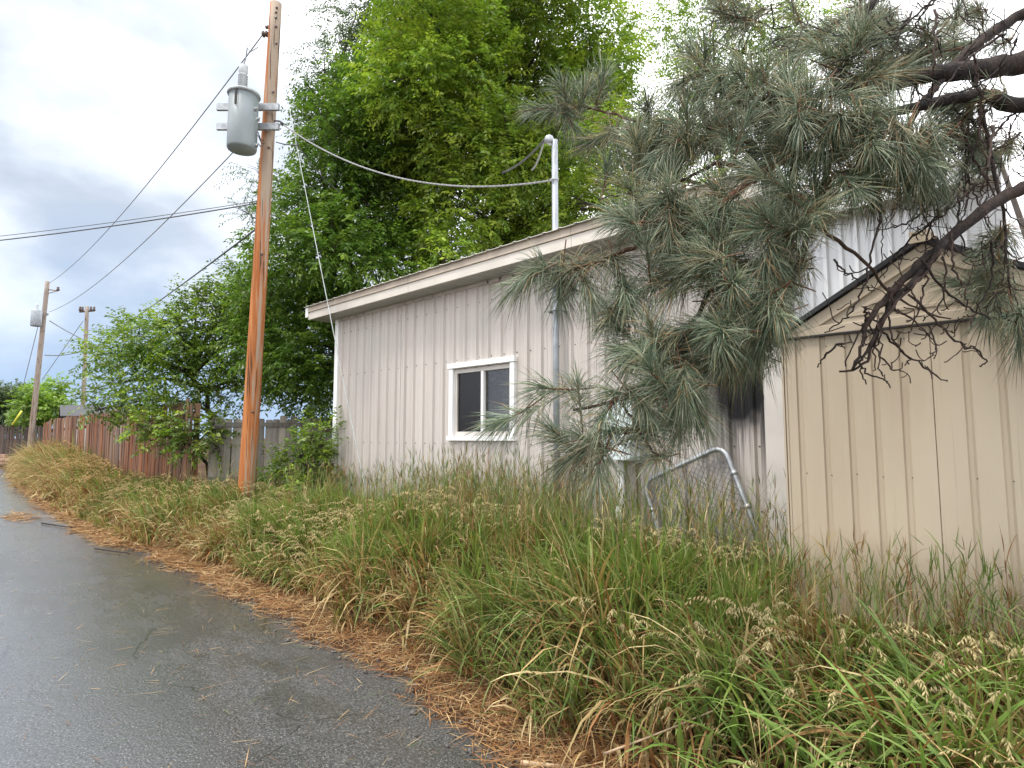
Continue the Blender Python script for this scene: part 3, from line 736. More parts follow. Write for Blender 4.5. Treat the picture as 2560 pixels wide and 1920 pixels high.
def far_pole(px_b, px_t, D, r, mat, label):
    b = at(*px_b, D); tp = at(*px_t, D); d = tp - b; b = b - d * ((b[2] - 0.4) / d[2])
    e = empty("utility_pole", tuple(b), label, "utility pole")
    pole_mesh(b, tp, r, r * 0.72, 10).build("pole_shaft", mat, e); return e, b, tp
fp1, fb1, ft1 = far_pole((92, 960), (119, 703), 29, 0.13, M["pole_grey"], "leaning grey-brown utility pole with a pale transformer at the far left")
c = at(91, 795, 28.6); tf1 = MB().lathe([(0.20, 0), (0.22, 0.03), (0.22, 0.72), (0.16, 0.80)], tuple(c - ZZ * 0.4), 16).build("transformer", M["galv_paint"], fp1)
MB().lathe([(0.04, 0), (0.06, 0.08), (0.04, 0.12), (0.06, 0.2), (0.03, 0.34)], tuple(c + ZZ * 0.38), 8).build("bushing", M["porcelain"], tf1)
MB().box(tuple(at(102, 786, 29)), (0.75, 0.06, 0.1), math.atan2(RT[1], RT[0])).build("mounting_bar", M["galv"], fp1)
a, b_ = at(122, 724, 29), at(145, 727, 29); MB().tube([a, b_], 0.03, 6).tube([at(122, 733, 29), b_], 0.02, 6).build("crossarm", M["pole_grey"], fp1)
MB().lathe([(0.05, 0), (0.08, 0.05), (0.04, 0.12), (0.07, 0.16), (0.03, 0.2)], tuple(b_), 8).build("insulator", M["porcelain_brown"], fp1)
fp2, fb2, ft2 = far_pole((208, 1005), (218, 766), 40, 0.15, M["pole_grey"], "thin straight utility pole with a short crossarm behind the leafy shrub")
a, b_ = at(199, 780, 40), at(236, 777, 40); MB().tube([a, b_], 0.05, 6).build("crossarm", M["dark_board"], fp2)
for x in (200, 206, 227, 235): MB().lathe([(0.05, 0), (0.1, 0.08), (0.05, 0.2), (0.08, 0.25), (0.03, 0.33)], tuple(at(x, 778, 40)), 8).build("insulator", M["porcelain_brown"], fp2)
for y in (828, 838): MB().tube([at(208, y, 40), at(230, y - 3, 40)], 0.03, 5).build("bracket", M["galv"], fp2)

# ------------------------------------------------------------------ wires
def wire(name, p0, p1, sag, r, mat, label, cat="wire", group="overhead wires", n=22, twist=0):
    p0, p1 = np.asarray(p0), np.asarray(p1); tt = np.linspace(0, 1, n)
    pts = p0 + (p1 - p0) * tt[:, None]; pts[:, 2] -= 4 * sag * tt * (1 - tt); m = MB()
    if twist:
        tt = np.linspace(0, 1, 150); base = p0 + (p1 - p0) * tt[:, None]; base[:, 2] -= 4 * sag * tt * (1 - tt)
        for k in range(3):
            a = tt * 2 * math.pi * twist + k * 2.1; q = base.copy(); q += RT * (np.cos(a) * r * 1.1)[:, None]; q[:, 2] += np.sin(a) * r * 1.1
            m.tube(q, r, 5)
    else: m.tube(pts, r, 5)
    return m.build(name, mat, None, label=label, cat=cat, group=group)
wire("power_line", pole_at(88) - RT * 0.2, ft1 + np.array([0, 0, -0.15]), 0.55, 0.010, M["wire"], "thin topmost line from the big pole's insulator to the leaning far pole")
wire("power_line", at(640, 320, 9.9), at(122, 780, 29), 0.5, 0.010, M["wire"], "thin line running from behind the transformer down to the leaning far pole")
wire("telephone_cable", pole_at(505), at(-500, 640, 13), 0.15, 0.011, M["cable_dark"], "thick dark double cable crossing the left sky almost level", "cable")
wire("telephone_cable", pole_at(500), at(-500, 632, 13), 0.12, 0.006, M["cable_dark"], "thinner strand riding just above the thick level dark cable", "cable")
wire("service_wire", pole_at(560), at(240, 850, 40), 0.2, 0.017, M["cable_dark"], "dark wire sloping from mid pole down behind the leafy shrub", "cable")
wire("power_line", at(124, 802, 29), at(236, 862, 29), 0.05, 0.022, M["wire"], "wire from the leaning far pole sloping right towards the shrub")
wire("power_line", at(112, 888, 29), at(250, 862, 29), 0.18, 0.022, M["wire"], "sagging lower wire between the two far poles")
wire("guy_wire", at(96, 812, 29), at(58, 965, 29), 0.0, 0.016, M["wire"], "guy wire slanting left from the leaning far pole")
wire("guy_wire", at(208, 802, 40), at(105, 950, 40), 0.0, 0.02, M["wire"], "guy wire slanting left from the straight far pole")
SC1 = np.array([mx_ - 0.04, my_ - 0.05, 4.62])
wire("service_cable", at(706, 310, 9.8), SC1, 0.42, 0.0062, M["cable_grey"], "pale twisted cable sagging from the pole to the grey mast", "cable", twist=26)
wire("service_cable", at(690, 355, 9.8), at(745, 362, 9.6), 0.02, 0.009, M["cable_dark"], "short dark lead leaving the pole below the pale twisted cable", "cable")
for (q0, q1, mm), lab in ((((1360, 345), (1255, 432), "cable_dark"), "dark drip loop hanging from the mast's weatherhead to the cable"), (((1365, 350), (1330, 425), "cable_grey"), "grey drip loop hanging from the mast's weatherhead")):
    p0, p1 = np.array([mx_ - 0.12, my_ - 0.05, 5.15]), at(*q1, 8.1); mid = (p0 + p1) / 2 + np.array([0, 0, -0.12])
    tt = np.linspace(0, 1, 12)[:, None]; pts = p0 * (1 - tt) ** 2 + mid * 2 * tt * (1 - tt) + p1 * tt ** 2
    MB().tube(pts, 0.012, 6).build("drip_loop", M[mm], None, label=lab, cat="cable")
ga = at(930, 1300, 8.2); ga[2] = float(ground_z(ga[0], ga[1]))
wire("guy_wire", at(702, 160, 10.0), ga, 0.05, 0.0065, M["wire_white"], "pale guy wire slanting down across the building's left end")
wire("black_lead", at(735, 345, 9.7), at(850, 480, 10.5), 0.10, 0.008, M["cable_dark"], "black lead drooping from the pole into the big tree", "cable")

# ------------------------------------------------------------------ fences
def picket_mesh(w, h, d, mat, dog=0.02):
    return MB().prism([(-w / 2, 0, 0), (w / 2, 0, 0), (w / 2, 0, h - dog), (w / 2 - dog, 0, h), (-w / 2 + dog, 0, h), (-w / 2, 0, h - dog)], (0, d, 0)).mesh("picket", mat)
def fence(name, label, A, B, h, w, gap, mat, zfun, rails_front=False, rail_z=(0.35, 1.5), post_every=2.4, hvar=0.03, part="picket"):
    A, B = np.array(A, float), np.array(B, float); L = np.linalg.norm(B - A); u = (B - A) / L; rz = math.atan2(u[1], u[0])
    z0 = zfun(A[0], A[1]); e = empty(name, (A[0], A[1], z0), label, "fence")
    me = picket_mesh(w, h, 0.019, mat); nrm = np.array([-u[1], u[0]])
    n = int(L / (w + gap))
    for i in range(n):
        c = A + u * ((i + 0.5) * (w + gap)); z = zfun(c[0], c[1])
        o = bpy.data.objects.new(part, me); link(o)
        o.parent = e; f = i / max(1, n - 1)
        o.location = (c[0] - A[0] + nrm[0] * rng.normal(0, 0.006), c[1] - A[1] + nrm[1] * rng.normal(0, 0.006), z - z0 + rng.normal(0, hvar))
        o.rotation_euler = (rng.normal(0, 0.012), rng.normal(0, 0.012), rz)
    sgn = -1 if rails_front else 1
    for rzv in rail_z:
        a3 = np.array([*A, zfun(*A) + rzv]); b3 = np.array([*B, zfun(*B) + rzv]); c = (a3 + b3) / 2; dv = b3 - a3
        Mx = Matrix.Rotation(rz, 3, "Z") @ Matrix.Rotation(-math.asin(dv[2] / np.linalg.norm(dv)), 3, "Y")
        off = nrm * (0.045 if sgn > 0 else -0.025)
        MB().box((c[0] + off[0], c[1] + off[1], c[2]), (np.linalg.norm(dv), 0.038, 0.085), M=Mx).build("rail", mat, e)
    k = 0.0
    while k <= L:
        c = A + u * k + nrm * (0.11 if sgn > 0 else 0.09); z = zfun(c[0], c[1]); MB().box((c[0], c[1], z + h * 0.49), (0.09, 0.09, h * 0.98), rz).build("post", mat, e); k += post_every
    return e
zf = lambda x, y: 0.42 + 0.03 * math.sin(x * 0.9)
def zf_brown(x, y):
    return 0.45 + float(np.interp(x, [-31, -29, -26, -13], [-0.16, 0.02, 0.06, 0.10]))
fence("picket_fence", "long reddish-brown picket fence along the alley behind the dry grass", (-30.2, 4.42), (-13.3, 4.38), 1.80, 0.132, 0.006, M["picket"], zf_brown)
fence("board_fence", "grey weathered board fence between the pole and the metal building", (-13.2, 4.7), (-10.6, 7.4), 1.55, 0.138, 0.0005, M["grey_board"], lambda x, y: 0.45, True, (0.30, 1.42), part="board")
fence("dark_fence", "dark weathered plank fence at the far end of the alley", (-47.5, 4.2), (-38.6, 7.9), 1.75, 0.14, 0.012, M["dark_board"], lambda x, y: 0.62 - 0.035 * (x + 47.5), False, part="board", hvar=0.05)
# block pile at the far left
pile = empty("stone_wall", tuple(at(8, 1150, 33) * np.array([1, 1, 0]) + np.array([0, 0, 0.1])), "low stack of reddish wall blocks by the dark fence", "wall")
cc = at(8, 1150, 33)
for r in range(3):
    for k in range(4 - (r == 2)):
        MB().box((cc[0] + (k - 2) * 0.34 * _c + 0.1 * (r % 2), cc[1] + (k - 2) * 0.34 * _s, 0.22 + r * 0.19), (0.32, 0.26, 0.17), RZ + rng.normal(0, 0.05)).build("stone", M["stone"], pile, bevel=0.02)
# yellow guy marker
MB().tube([at(31, 1062, 31), at(54, 1028, 31)], 0.045, 8).build("guy_marker", M["yellow"], None, label="yellow plastic guy-wire marker above the dark fence", cat="marker")
# far house with grey shingle roof
far = empty("far_house", (-36, 12, 0.4), "low house with a grey shingle roof behind the brown fence", "house")
r0, r1 = at(150, 1012, 32), at(330, 1012, 32); e0, e1 = at(150, 1046, 29), at(330, 1046, 29)
r0[2] = r1[2] = 3.30; e0[2] = e1[2] = 2.62
back = 2 * r0 - e0; back1 = 2 * r1 - e1; back[2] = e0[2]; back1[2] = e1[2]
cnt = 9
for i in range(cnt):                              # shingle courses
    f0, f1 = i / cnt, (i + 1) / cnt
    a0, a1 = e0 + (r0 - e0) * f0, e1 + (r1 - e1) * f0; b0, b1 = e0 + (r0 - e0) * f1, e1 + (r1 - e1) * f1
    MB().prism([a0, a1, b1, b0], (0, 0, 0.05 - 0.02)).build("shingle", M["shingle"], far)
MB().add([r0, r1, back1, back], [(0, 1, 2, 3)]).build("roof", M["shingle"], far)
n_ = np.array([FH[0], FH[1], 0.0]) * 0.3
w0, w1 = e0 + n_, e1 + n_
MB().prism([(w0[0], w0[1], 0.3), (w1[0], w1[1], 0.3), (w1[0], w1[1], 2.6), (w0[0], w0[1], 2.6)], tuple(n_ * 12)).build("wall", M["stucco"], far)

# ------------------------------------------------------------------ foliage builders
def unit(v): return v / (np.linalg.norm(v, axis=-1, keepdims=True) + 1e-9)
def leaves(base, dirs, length, K_, lsize, palette, droop=0.35, lwid=0.42, jitter=0.25, prng=rng):
    """leafy twigs: alternate folded leaves along drooping twigs"""
    N = len(base); tt = (np.arange(K_) + 0.6) / K_
    d = unit(dirs)[:, None, :]; L = length[:, None, None]; t_ = tt[None, :, None]
    pos = base[:, None, :] + d * L * t_; pos[..., 2] -= (droop * length[:, None] * tt[None, :] ** 2)
    tan = d * np.ones((1, K_, 1)); tan = tan.copy(); tan[..., 2] -= 2 * droop * tt[None, :]; tan = unit(tan)
    side = unit(np.cross(tan, np.array([0, 0, 1.0]) + prng.normal(0, 0.15, (N, 1, 3))))
    sg = np.where((np.arange(K_) % 2) == 0, 1.0, -1.0)[None, :, None]
    ld = unit(tan * 0.55 + side * sg * 0.9 + prng.normal(0, jitter, (N, K_, 3)) + np.array([0, 0, -0.25]))
    lw = unit(np.cross(ld, np.array([0, 0, 1.0]) + prng.normal(0, 0.45, (N, K_, 3))))
    ln = np.cross(lw, ld)
    s = lsize * 1.12 * prng.uniform(0.65, 1.25, (N, K_, 1))
    p0 = pos; p1 = pos + ld * s * 0.45 + lw * s * lwid * 0.5 + ln * s * 0.07; p2 = pos + ld * s - ln * s * 0.12; p3 = pos + ld * s * 0.45 - lw * s * lwid * 0.5 + ln * s * 0.07
    V = np.stack([p0, p1, p2, p3], 2).reshape(-1, 3); n = N * K_
    i = np.arange(n) * 4; T = np.concatenate([np.stack([i, i + 1, i + 2], 1), np.stack([i, i + 2, i + 3], 1)])
    c = palette[prng.integers(0, len(palette), N)][:, None, :] * prng.uniform(0.72, 1.3, (N, K_, 1)); c = np.repeat(c.reshape(-1, 3), 4, 0)
    return V, T, c
def lobes_tree(name, label, lobes, trunk_base, mat_leaf, palette, per_m2=60, K_=14, lsize=0.085, tl=(0.45, 0.85), droop=0.35, trunk_r=0.2, cat="tree", bare=0, group=None, fork_h=0.35, bark="bark", lwid=0.42):
    """lobes: list of (centre(3), radius)"""
    e = empty(name, tuple(trunk_base), label, cat, group)
    Vs, Ts, Cs = [], [], []; nb = 0; m = MB()
    cen = np.mean([l[0] for l in lobes], 0)
    tb = np.array(trunk_base, float); fork = tb + (cen - tb) * fork_h; fork[:2] = tb[:2] + (cen - tb)[:2] * 0.15
    tp = tb + (cen - tb) * 0.95
    wob = rng.normal(0, 0.03 * np.linalg.norm(tp - tb), (7, 3)) * np.array([1, 1, 0.2]); wob[0] = 0
    tr = [tb + (fork - tb) * 0.0] + [fork * (1 - f) + tp * f + wob[int(f * 6)] for f in np.linspace(0, 1, 6)]
    MB().tube(tr, np.linspace(trunk_r, trunk_r * 0.18, len(tr)), 9).build("trunk", M[bark], e)
    tr = np.array(tr)
    for c, r in lobes:
        c = np.asarray(c, float)
        dd = np.linalg.norm(tr - c, axis=1) + np.where(tr[:, 2] > c[2], 2.0, 0); j = int(np.argmin(dd)); j = min(j, len(tr) - 2)
        p0 = tr[j]; dist = np.linalg.norm(c - p0); ctl = p0 + (c - p0) * 0.45 + np.array([0, 0, 0.22 * dist]); t_ = np.linspace(0, 1, 7)[:, None]
        br = p0 * (1 - t_) ** 2 + ctl * 2 * t_ * (1 - t_) + c * t_ ** 2
        m.tube(br, np.linspace(max(0.014, trunk_r * 0.36), 0.012, 7), 6, False)
        for q in range(5):
            dv = unit(rng.normal(0, 1, 3) + np.array([0, 0, 0.3])); m.tube([c - dv * 0.05, c + dv * r * 0.5 + rng.normal(0, 0.05, 3), c + dv * r * 0.95], [0.012, 0.008, 0.004], 4, False)
        n = int(per_m2 * 2.0 * r * r * 4); tone = rng.choice([0.75, 0.95, 1.1, 1.25, 1.45])
        dv = unit(rng.normal(0, 1, (n, 3))); rad = r * (0.30 + 0.70 * np.sqrt(rng.random(n)))
        # break the ball: several sub-clumps bulge and recede
        nb_ = unit(rng.normal(0, 1, (11, 3))); al = np.max(dv @ nb_.T, 1); keep = rng.random(n) < np.clip((al - 0.52) / 0.30, 0.04, 1); rad *= 0.74 + 0.46 * np.clip((al - 0.55) / 0.45, 0, 1)
        base = c + dv * rad[:, None] * np.array([1, 1, 0.92]); base, dv = base[keep], dv[keep]
        dr = unit(dv * 0.8 + rng.normal(0, 0.45, base.shape) + np.array([0, 0, 0.12]))
        V, T, C = leaves(base, dr, rng.uniform(*tl, len(base)), K_, lsize * 1.1, palette * tone, droop, lwid)
        Vs.append(V); Ts.append(T + nb); Cs.append(C); nb += len(V)
    for q in range(bare):
        c, r = lobes[rng.integers(0, len(lobes))]; dv = unit(rng.normal(0, 1, 3) + np.array([0, 0, 0.8])); p0 = np.asarray(c) + dv * r * 0.3
        for w in range(5):
            p2 = p0 + unit(dv + rng.normal(0, 0.35, 3)) * r * rng.uniform(0.9, 1.6); m.tube([p0, (p0 + p2) / 2 + rng.normal(0, 0.07, 3), p2], [0.010, 0.006, 0.003], 4, False)
    m.build("branches", M[bark], e)
    me = np_mesh("crown", np.concatenate(Vs), [np.concatenate(Ts)], mat_leaf, np.concatenate(Cs))
    o = bpy.data.objects.new("crown", me); link(o, e); return e
def L(lst, depth, jit=0.8, k=1.0, back=0):
    out = []
    for x, y, r in lst:
        D = depth + rng.uniform(-jit, jit); out.append((P(x, y, D), k * r / (F / K) * D))
        if back and rng.random() < 0.6: out.append((P(x + rng.uniform(-50, 50), y + rng.uniform(-50, 50), D + back), 0.85 * r / (F / K) * D))
    return out
pal_bright = np.array([(0.185, 0.265, 0.030), (0.150, 0.235, 0.030), (0.215, 0.285, 0.036), (0.125, 0.205, 0.030), (0.245, 0.305, 0.040)])
pal_olive = np.array([(0.130, 0.185, 0.050), (0.105, 0.160, 0.042), (0.155, 0.205, 0.060), (0.090, 0.145, 0.035)])
pal_dark = np.array([(0.090, 0.165, 0.026), (0.110, 0.190, 0.030), (0.068, 0.132, 0.024), (0.145, 0.220, 0.032)])
pal_grey = np.array([(0.075, 0.110, 0.050), (0.090, 0.125, 0.060), (0.065, 0.100, 0.040)])
pal_lime = np.array([(0.150, 0.240, 0.035), (0.130, 0.215, 0.030), (0.170, 0.250, 0.045)])
# big elm behind the building
lobes_tree("elm_tree", "big bright green elm towering behind the metal building", L([
    (930, 30, 130), (1060, 10, 140), (1190, 40, 140), (1300, 70, 95), (1000, -120, 150), (1160, -130, 150),
    (880, 170, 120), (1010, 160, 145), (1150, 190, 140), (1270, 190, 95), (1330, 140, 55),
    (860, 300, 115), (970, 310, 130), (1090, 330, 145), (1220, 330, 120), (1310, 310, 80),
    (900, 430, 110), (1010, 450, 125), (1140, 460, 125), (1270, 440, 100), (960, 560, 90), (1080, 560, 90), (870, 560, 90), (1200, 540, 80), (1340, 440, 70)], 13.2, 1.3, 0.80, 2.4),
    (-10.6, 9.9, 0.4), M["leaf"], pal_bright, 64, 13, 0.092, (0.35, 0.65), 0.16, trunk_r=0.32, bare=8)
lobes_tree("elm_tree", "darker green elm between the pole and the metal building", L([
    (800, 200, 80), (740, 290, 90), (820, 330, 100), (700, 400, 90), (790, 450, 110), (640, 470, 80), (720, 540, 105), (620, 560, 85), (810, 580, 100),
    (640, 650, 95), (720, 680, 95), (590, 740, 80), (680, 780, 90), (600, 800, 60), (740, 760, 90), (690, 825, 60), (560, 640, 60), (550, 770, 50)], 12.6, 0.9, 0.84, 1.8),
    (-11.6, 7.6, 0.4), M["leaf"], pal_dark, 66, 13, 0.092, (0.35, 0.65), 0.16, trunk_r=0.22)
lobes_tree("willow_tree", "grey-green wispy tree with bare twigs at the top left of the big elm", L([
    (770, 30, 70), (850, -20, 90), (740, 110, 60), (800, 110, 70), (720, 210, 55), (690, 320, 50), (700, 150, 45), (850, 90, 80), (560, 380, 34), (600, 420, 45), (545, 470, 30)], 15.0),
    (-14.2, 9.6, 0.4), M["leaf"], pal_grey, 40, 16, 0.075, (0.4, 0.8), 0.5, 0.2, bare=16, lwid=0.28)
lobes_tree("ash_tree", "light green leafy tree rising behind the pine branches", L([
    (1440, 60, 60), (1540, 60, 80), (1640, 30, 80), (1560, 170, 80), (1480, 200, 60), (1660, 140, 70), (1740, 60, 60), (1610, 250, 60), (1420, 300, 60), (1480, 400, 80), (1390, 380, 60), (1600, 380, 70)], 17),
    (-7.4, 17.0, 0.4), M["leaf"], pal_bright, 34, 12, 0.09, trunk_r=0.25, bare=8)
# apple-like tree over the brown fence
lobes_tree("apple_tree", "small spreading tree leaning over the reddish-brown picket fence", L([
    (300, 720, 40), (260, 770, 55), (330, 740, 55), (390, 720, 55), (440, 700, 60), (480, 660, 50), (520, 610, 45), (240, 830, 50), (310, 820, 65), (390, 800, 70), (470, 770, 70), (530, 730, 60), (530, 690, 50),
    (215, 885, 24), (265, 875, 32), (330, 870, 30), (480, 840, 50), (540, 830, 45), (215, 760, 22), (350, 690, 25), (425, 655, 30)], 13.6, 0.5),
    (-15.2, 6.0, 0.4), M["leaf"], np.concatenate([pal_dark[2:], pal_olive, pal_bright[:3]]), 46, 12, 0.085, (0.3, 0.6), 0.15, 0.11, lwid=0.5)
lobes_tree("apple_tree", "low leafy bough drooping in front of the fence left of the pole", L([
    (340, 915, 26), (390, 915, 32), (425, 940, 36), (355, 945, 24), (460, 930, 34), (470, 965, 24), (400, 960, 22), (300, 920, 22)], 12.3, 0.25),
    (-13.6, 4.9, 0.4), M["leaf"], np.concatenate([pal_bright, pal_olive]), 70, 12, 0.08, (0.25, 0.45), 0.2, 0.05, fork_h=0.5, lwid=0.5)
# bush at the corner of the building
lobes_tree("lilac_bush", "leafy bush growing at the left corner of the metal building", L([
    (650, 985, 38), (692, 962, 38), (605, 1020, 32), (655, 1020, 42), (705, 1005, 32), (704, 930, 24), (600, 1050, 34), (655, 1060, 40), (700, 1050, 32), (670, 945, 22)], 10.0, 0.25),
    (-10.4, 5.3, 0.4), M["leaf"], np.concatenate([pal_olive, pal_bright[:3]]), 90, 12, 0.07, (0.25, 0.45), 0.12, 0.03, "bush", lwid=0.45)
# trees at the far end
lobes_tree("maple_tree", "lime green young maple behind the dark fence", L([
    (75, 860, 26), (100, 850, 26), (125, 840, 16), (90, 885, 28), (60, 895, 26), (115, 880, 24), (130, 890, 18), (75, 910, 24), (45, 905, 18)], 36, 1.0),
    tuple(P(90, 960, 37) * np.array([1, 1, 0]) + np.array([0, 0, 0.4])), M["leaf"], pal_lime, 26, 10, 0.16, (0.4, 0.7), 0.1, 0.08, lwid=0.7)
lobes_tree("cottonwood_tree", "hazy grey-green tree at the far left edge", L([
    (10, 870, 30), (35, 860, 26), (-20, 860, 30), (20, 895, 28), (55, 855, 22), (-10, 900, 30), (40, 890, 24), (148, 872, 8), (160, 876, 7)], 70, 3.0),
    tuple(P(20, 960, 72) * np.array([1, 1, 0]) + np.array([0, 0, 0.4])), M["leaf"], pal_grey, 9, 10, 0.30, (0.8, 1.4), 0.2, 0.2, lwid=0.6)

# ------------------------------------------------------------------ the foreground pine
pine = empty("ponderosa_pine", (2.3, 5.1, 0.4), "ponderosa pine with dark limbs and long grey-green needles reaching across the foreground", "tree")
tp0 = np.array([2.3, 5.1, 0.3])
MB().tube([tp0 + np.array([0.02 * i, 0.01 * math.sin(i), 1.0 * i]) for i in range(11)], np.linspace(0.24, 0.10, 11), 14).build("trunk", M["pine_bark"], pine)
def trunk_pt(z): return np.array([2.3 + 0.02 * (z - 0.3), 5.1, z])
class Skel:
    def __init__(s): s.p = []; s.d = []; s.r = []
    def add(s, pts, rad):
        pts = np.asarray(pts)
        for i in range(len(pts)):
            t = pts[min(i + 1, len(pts) - 1)] - pts[max(i - 1, 0)]
            s.p.append(pts[i]); s.d.append(t / (np.linalg.norm(t) + 1e-9)); s.r.append(rad[i])
def smooth(pts, n=6):
    pts = np.asarray(pts, float); out = []
    ext = np.vstack([2 * pts[0] - pts[1], pts, 2 * pts[-1] - pts[-2]])
    for i in range(1, len(ext) - 2):
        p0, p1, p2, p3 = ext[i - 1], ext[i], ext[i + 1], ext[i + 2]
        for f in np.linspace(0, 1, n, endpoint=False):
            out.append(0.5 * ((2 * p1) + (p2 - p0) * f + (2 * p0 - 5 * p1 + 4 * p2 - p3) * f * f + (3 * p1 - p0 - 3 * p2 + p3) * f ** 3))
    out.append(pts[-1]); return np.array(out)
live, dead = Skel(), Skel()
def limb(px, r0, r1, mat, sk, name="limb", start=None, n=8):
    pts = [P(*q) for q in px]
    if start is not None: pts = [start + (pts[0] - start) * f + ZZ * 0.12 * math.sin(f * 3.1) for f in (0, 0.25, 0.5, 0.75, 0.9)] + pts
    pts = smooth(pts); pts = pts + rng.normal(0, 0.004, pts.shape); rad = (r1 + (r0 - r1) * np.linspace(1, 0, len(pts)) ** (1.5 if start is not None else 1.0)) * (1 + rng.normal(0, 0.05, len(pts)))
    MB().tube(pts, rad, n).build(name, M[mat], pine)
    for s_ in sk: s_.add(pts, rad)
limb([(2212, 132, 3.25), (2100, 150, 3.1), (2000, 162, 3.0), (1900, 185, 2.95), (1830, 192, 2.9), (1740, 215, 2.85), (1650, 212, 2.8)], 0.125, 0.016, "pine_bark", (live, dead), start=trunk_pt(3.9), n=10)
limb([(2212, 228, 3.15), (2130, 208, 3.0), (2040, 216, 2.92), (1960, 236, 2.87), (1890, 252, 2.82), (1800, 290, 2.78)], 0.085, 0.016, "pine_bark", (live, dead), start=trunk_pt(3.6), n=10)
limb([(2212, 405, 2.85), (2120, 460, 2.75), (2020, 540, 2.7), (1950, 605, 2.65), (1890, 675, 2.6), (1867, 715, 2.6), (1862, 745, 2.58), (1842, 800, 2.56)], 0.060, 0.006, "pine_bark", (dead,), start=trunk_pt(3.0))
limb([(2040, 520, 2.7), (1990, 590, 2.62), (1925, 655, 2.6), (1880, 745, 2.57), (1850, 790, 2.55)], 0.014, 0.004, "dead_twig", (dead,), "branch")
limb([(1950, 605, 2.65), (1905, 690, 2.62), (1870, 780, 2.6), (1812, 805, 2.6)], 0.010, 0.004, "dead_twig", (dead,), "branch")
limb([(2212, 28, 3.3), (2120, 88, 3.2), (2070, 130, 3.1), (2025, 182, 3.0), (1985, 228, 2.92), (1960, 300, 2.85)], 0.066, 0.014, "pine_bark", (live, dead), start=trunk_pt(4.6))
limb([(1960, -110, 3.3), (1895, -15, 3.15), (1858, 60, 3.05), (1830, 120, 3.0), (1805, 185, 2.9)], 0.04, 0.020, "pine_bark", (live, dead), start=trunk_pt(4.9))
limb([(1890, 252, 2.82), (1800, 330, 2.8), (1700, 345, 2.8), (1630, 385, 2.78), (1560, 440, 2.78), (1480, 490, 2.82), (1400, 520, 2.88), (1300, 560, 2.95), (1200, 590, 3.0)], 0.026, 0.007, "pine_twig", (live,), "branch")
limb([(1560, 440, 2.78), (1545, 560, 2.75), (1520, 650, 2.75), (1480, 725, 2.72), (1420, 800, 2.7), (1340, 862, 2.68), (1240, 885, 2.66)], 0.014, 0.006, "pine_twig", (live,), "branch")
limb([(1740, 215, 2.85), (1640, 250, 3.0), (1560, 275, 3.2), (1450, 262, 3.4), (1380, 262, 3.5), (1280, 234, 3.6), (1200, 232, 3.65)], 0.014, 0.005, "pine_twig", (live,), "branch")
limb([(1800, 330, 2.8), (1755, 480, 2.78), (1715, 600, 2.76), (1660, 700, 2.75), (1620, 750, 2.74)], 0.016, 0.006, "pine_twig", (live,), "branch")
limb([(1630, 385, 2.78), (1560, 352, 2.9), (1480, 385, 3.1), (1380, 412, 3.3), (1290, 430, 3.4)], 0.012, 0.004, "pine_twig", (live,), "branch")
limb([(1340, 862, 2.68), (1385, 940, 2.66), (1420, 990, 2.65)], 0.007, 0.004, "pine_twig", (live,), "branch")
limb([(1755, 480, 2.78), (1860, 560, 2.85), (1930, 640, 2.95), (2050, 690, 3.0)], 0.010, 0.004, "pine_twig", (live, dead), "branch")
limb([(2100, 150, 3.1), (2140, 330, 3.0), (2170, 480, 2.95), (2180, 640, 2.9)], 0.012, 0.004, "dead_twig", (live, dead), "branch")

def z5(pts, d): return [((x / 2.572 + 1700) / K, (y / 2.572 + 560) / K, d + rng.uniform(-0.03, 0.03)) for x, y in pts]
for pts, r0 in (([(1200, 540), (1190, 620), (1150, 700), (1060, 920)], .008), ([(1045, 770), (960, 820), (925, 860), (880, 925)], .007), ([(1680, 160), (1560, 330), (1330, 590), (1250, 760), (1160, 900), (1200, 1030)], .012),
        ([(1160, 900), (1220, 970), (1310, 995), (1355, 1055)], .006), ([(1350, 400), (1380, 540), (1500, 620), (1625, 745)], .009), ([(1470, 450), (1640, 620), (1820, 780), (1910, 800), (1965, 885), (1935, 915)], .007),
        ([(1280, 660), (1440, 830), (1600, 940), (1715, 1015)], .007), ([(1250, 760), (1340, 910), (1430, 950)], .006), ([(1550, 240), (1700, 420), (1890, 560), (2040, 610)], .008), ([(1290, -60), (1230, 200), (1180, 400), (1100, 560), (1040, 620), (930, 700)], .007),
        ([(980, 230), (1050, 300), (1120, 340), (1240, 440)], .006), ([(1220, 560), (1280, 700), (1250, 830), (1250, 950)], .006), ([(1600, 300), (1550, 480), (1490, 680)], .006), ([(1700, 200), (1690, 480), (1560, 620)], .006), ([(1340, 600), (1380, 760), (1480, 860), (1450, 900)], .006),
        ([(1750, 60), (1760, 260), (1830, 420), (1840, 560)], .007), ([(2000, 100), (2010, 330), (1900, 560)], .007), ([(1200, 640), (1290, 780), (1280, 900), (1300, 980)], .005), ([(1380, 380), (1480, 420), (1540, 560)], .006), ([(1600, 640), (1650, 800), (1600, 860)], .005)):
    limb(z5(pts, 2.59), r0 * 0.8, 0.0028, "dead_twig", (dead,), "branch", None, 5)
for _ in range(46):                                # long fine arching twigs among the upper limbs
    x, y = rng.uniform(1880, 2230), rng.uniform(-20, 430); d = rng.uniform(2.8, 3.4); a = rng.uniform(0.9, 2.6); ln = rng.uniform(120, 300); c = rng.uniform(-0.9, 0.9)
    q = [(x, y, d)]
    for s_ in range(4):
        x += math.cos(a) * ln / 4; y += math.sin(a) * ln / 4; d += rng.normal(0, 0.04); a += c / 4 + rng.normal(0, 0.15); q.append((x, y, d))
    limb(q, rng.uniform(0.004, 0.0075), 0.002, "dead_twig", (dead,), "branch", None, 5)

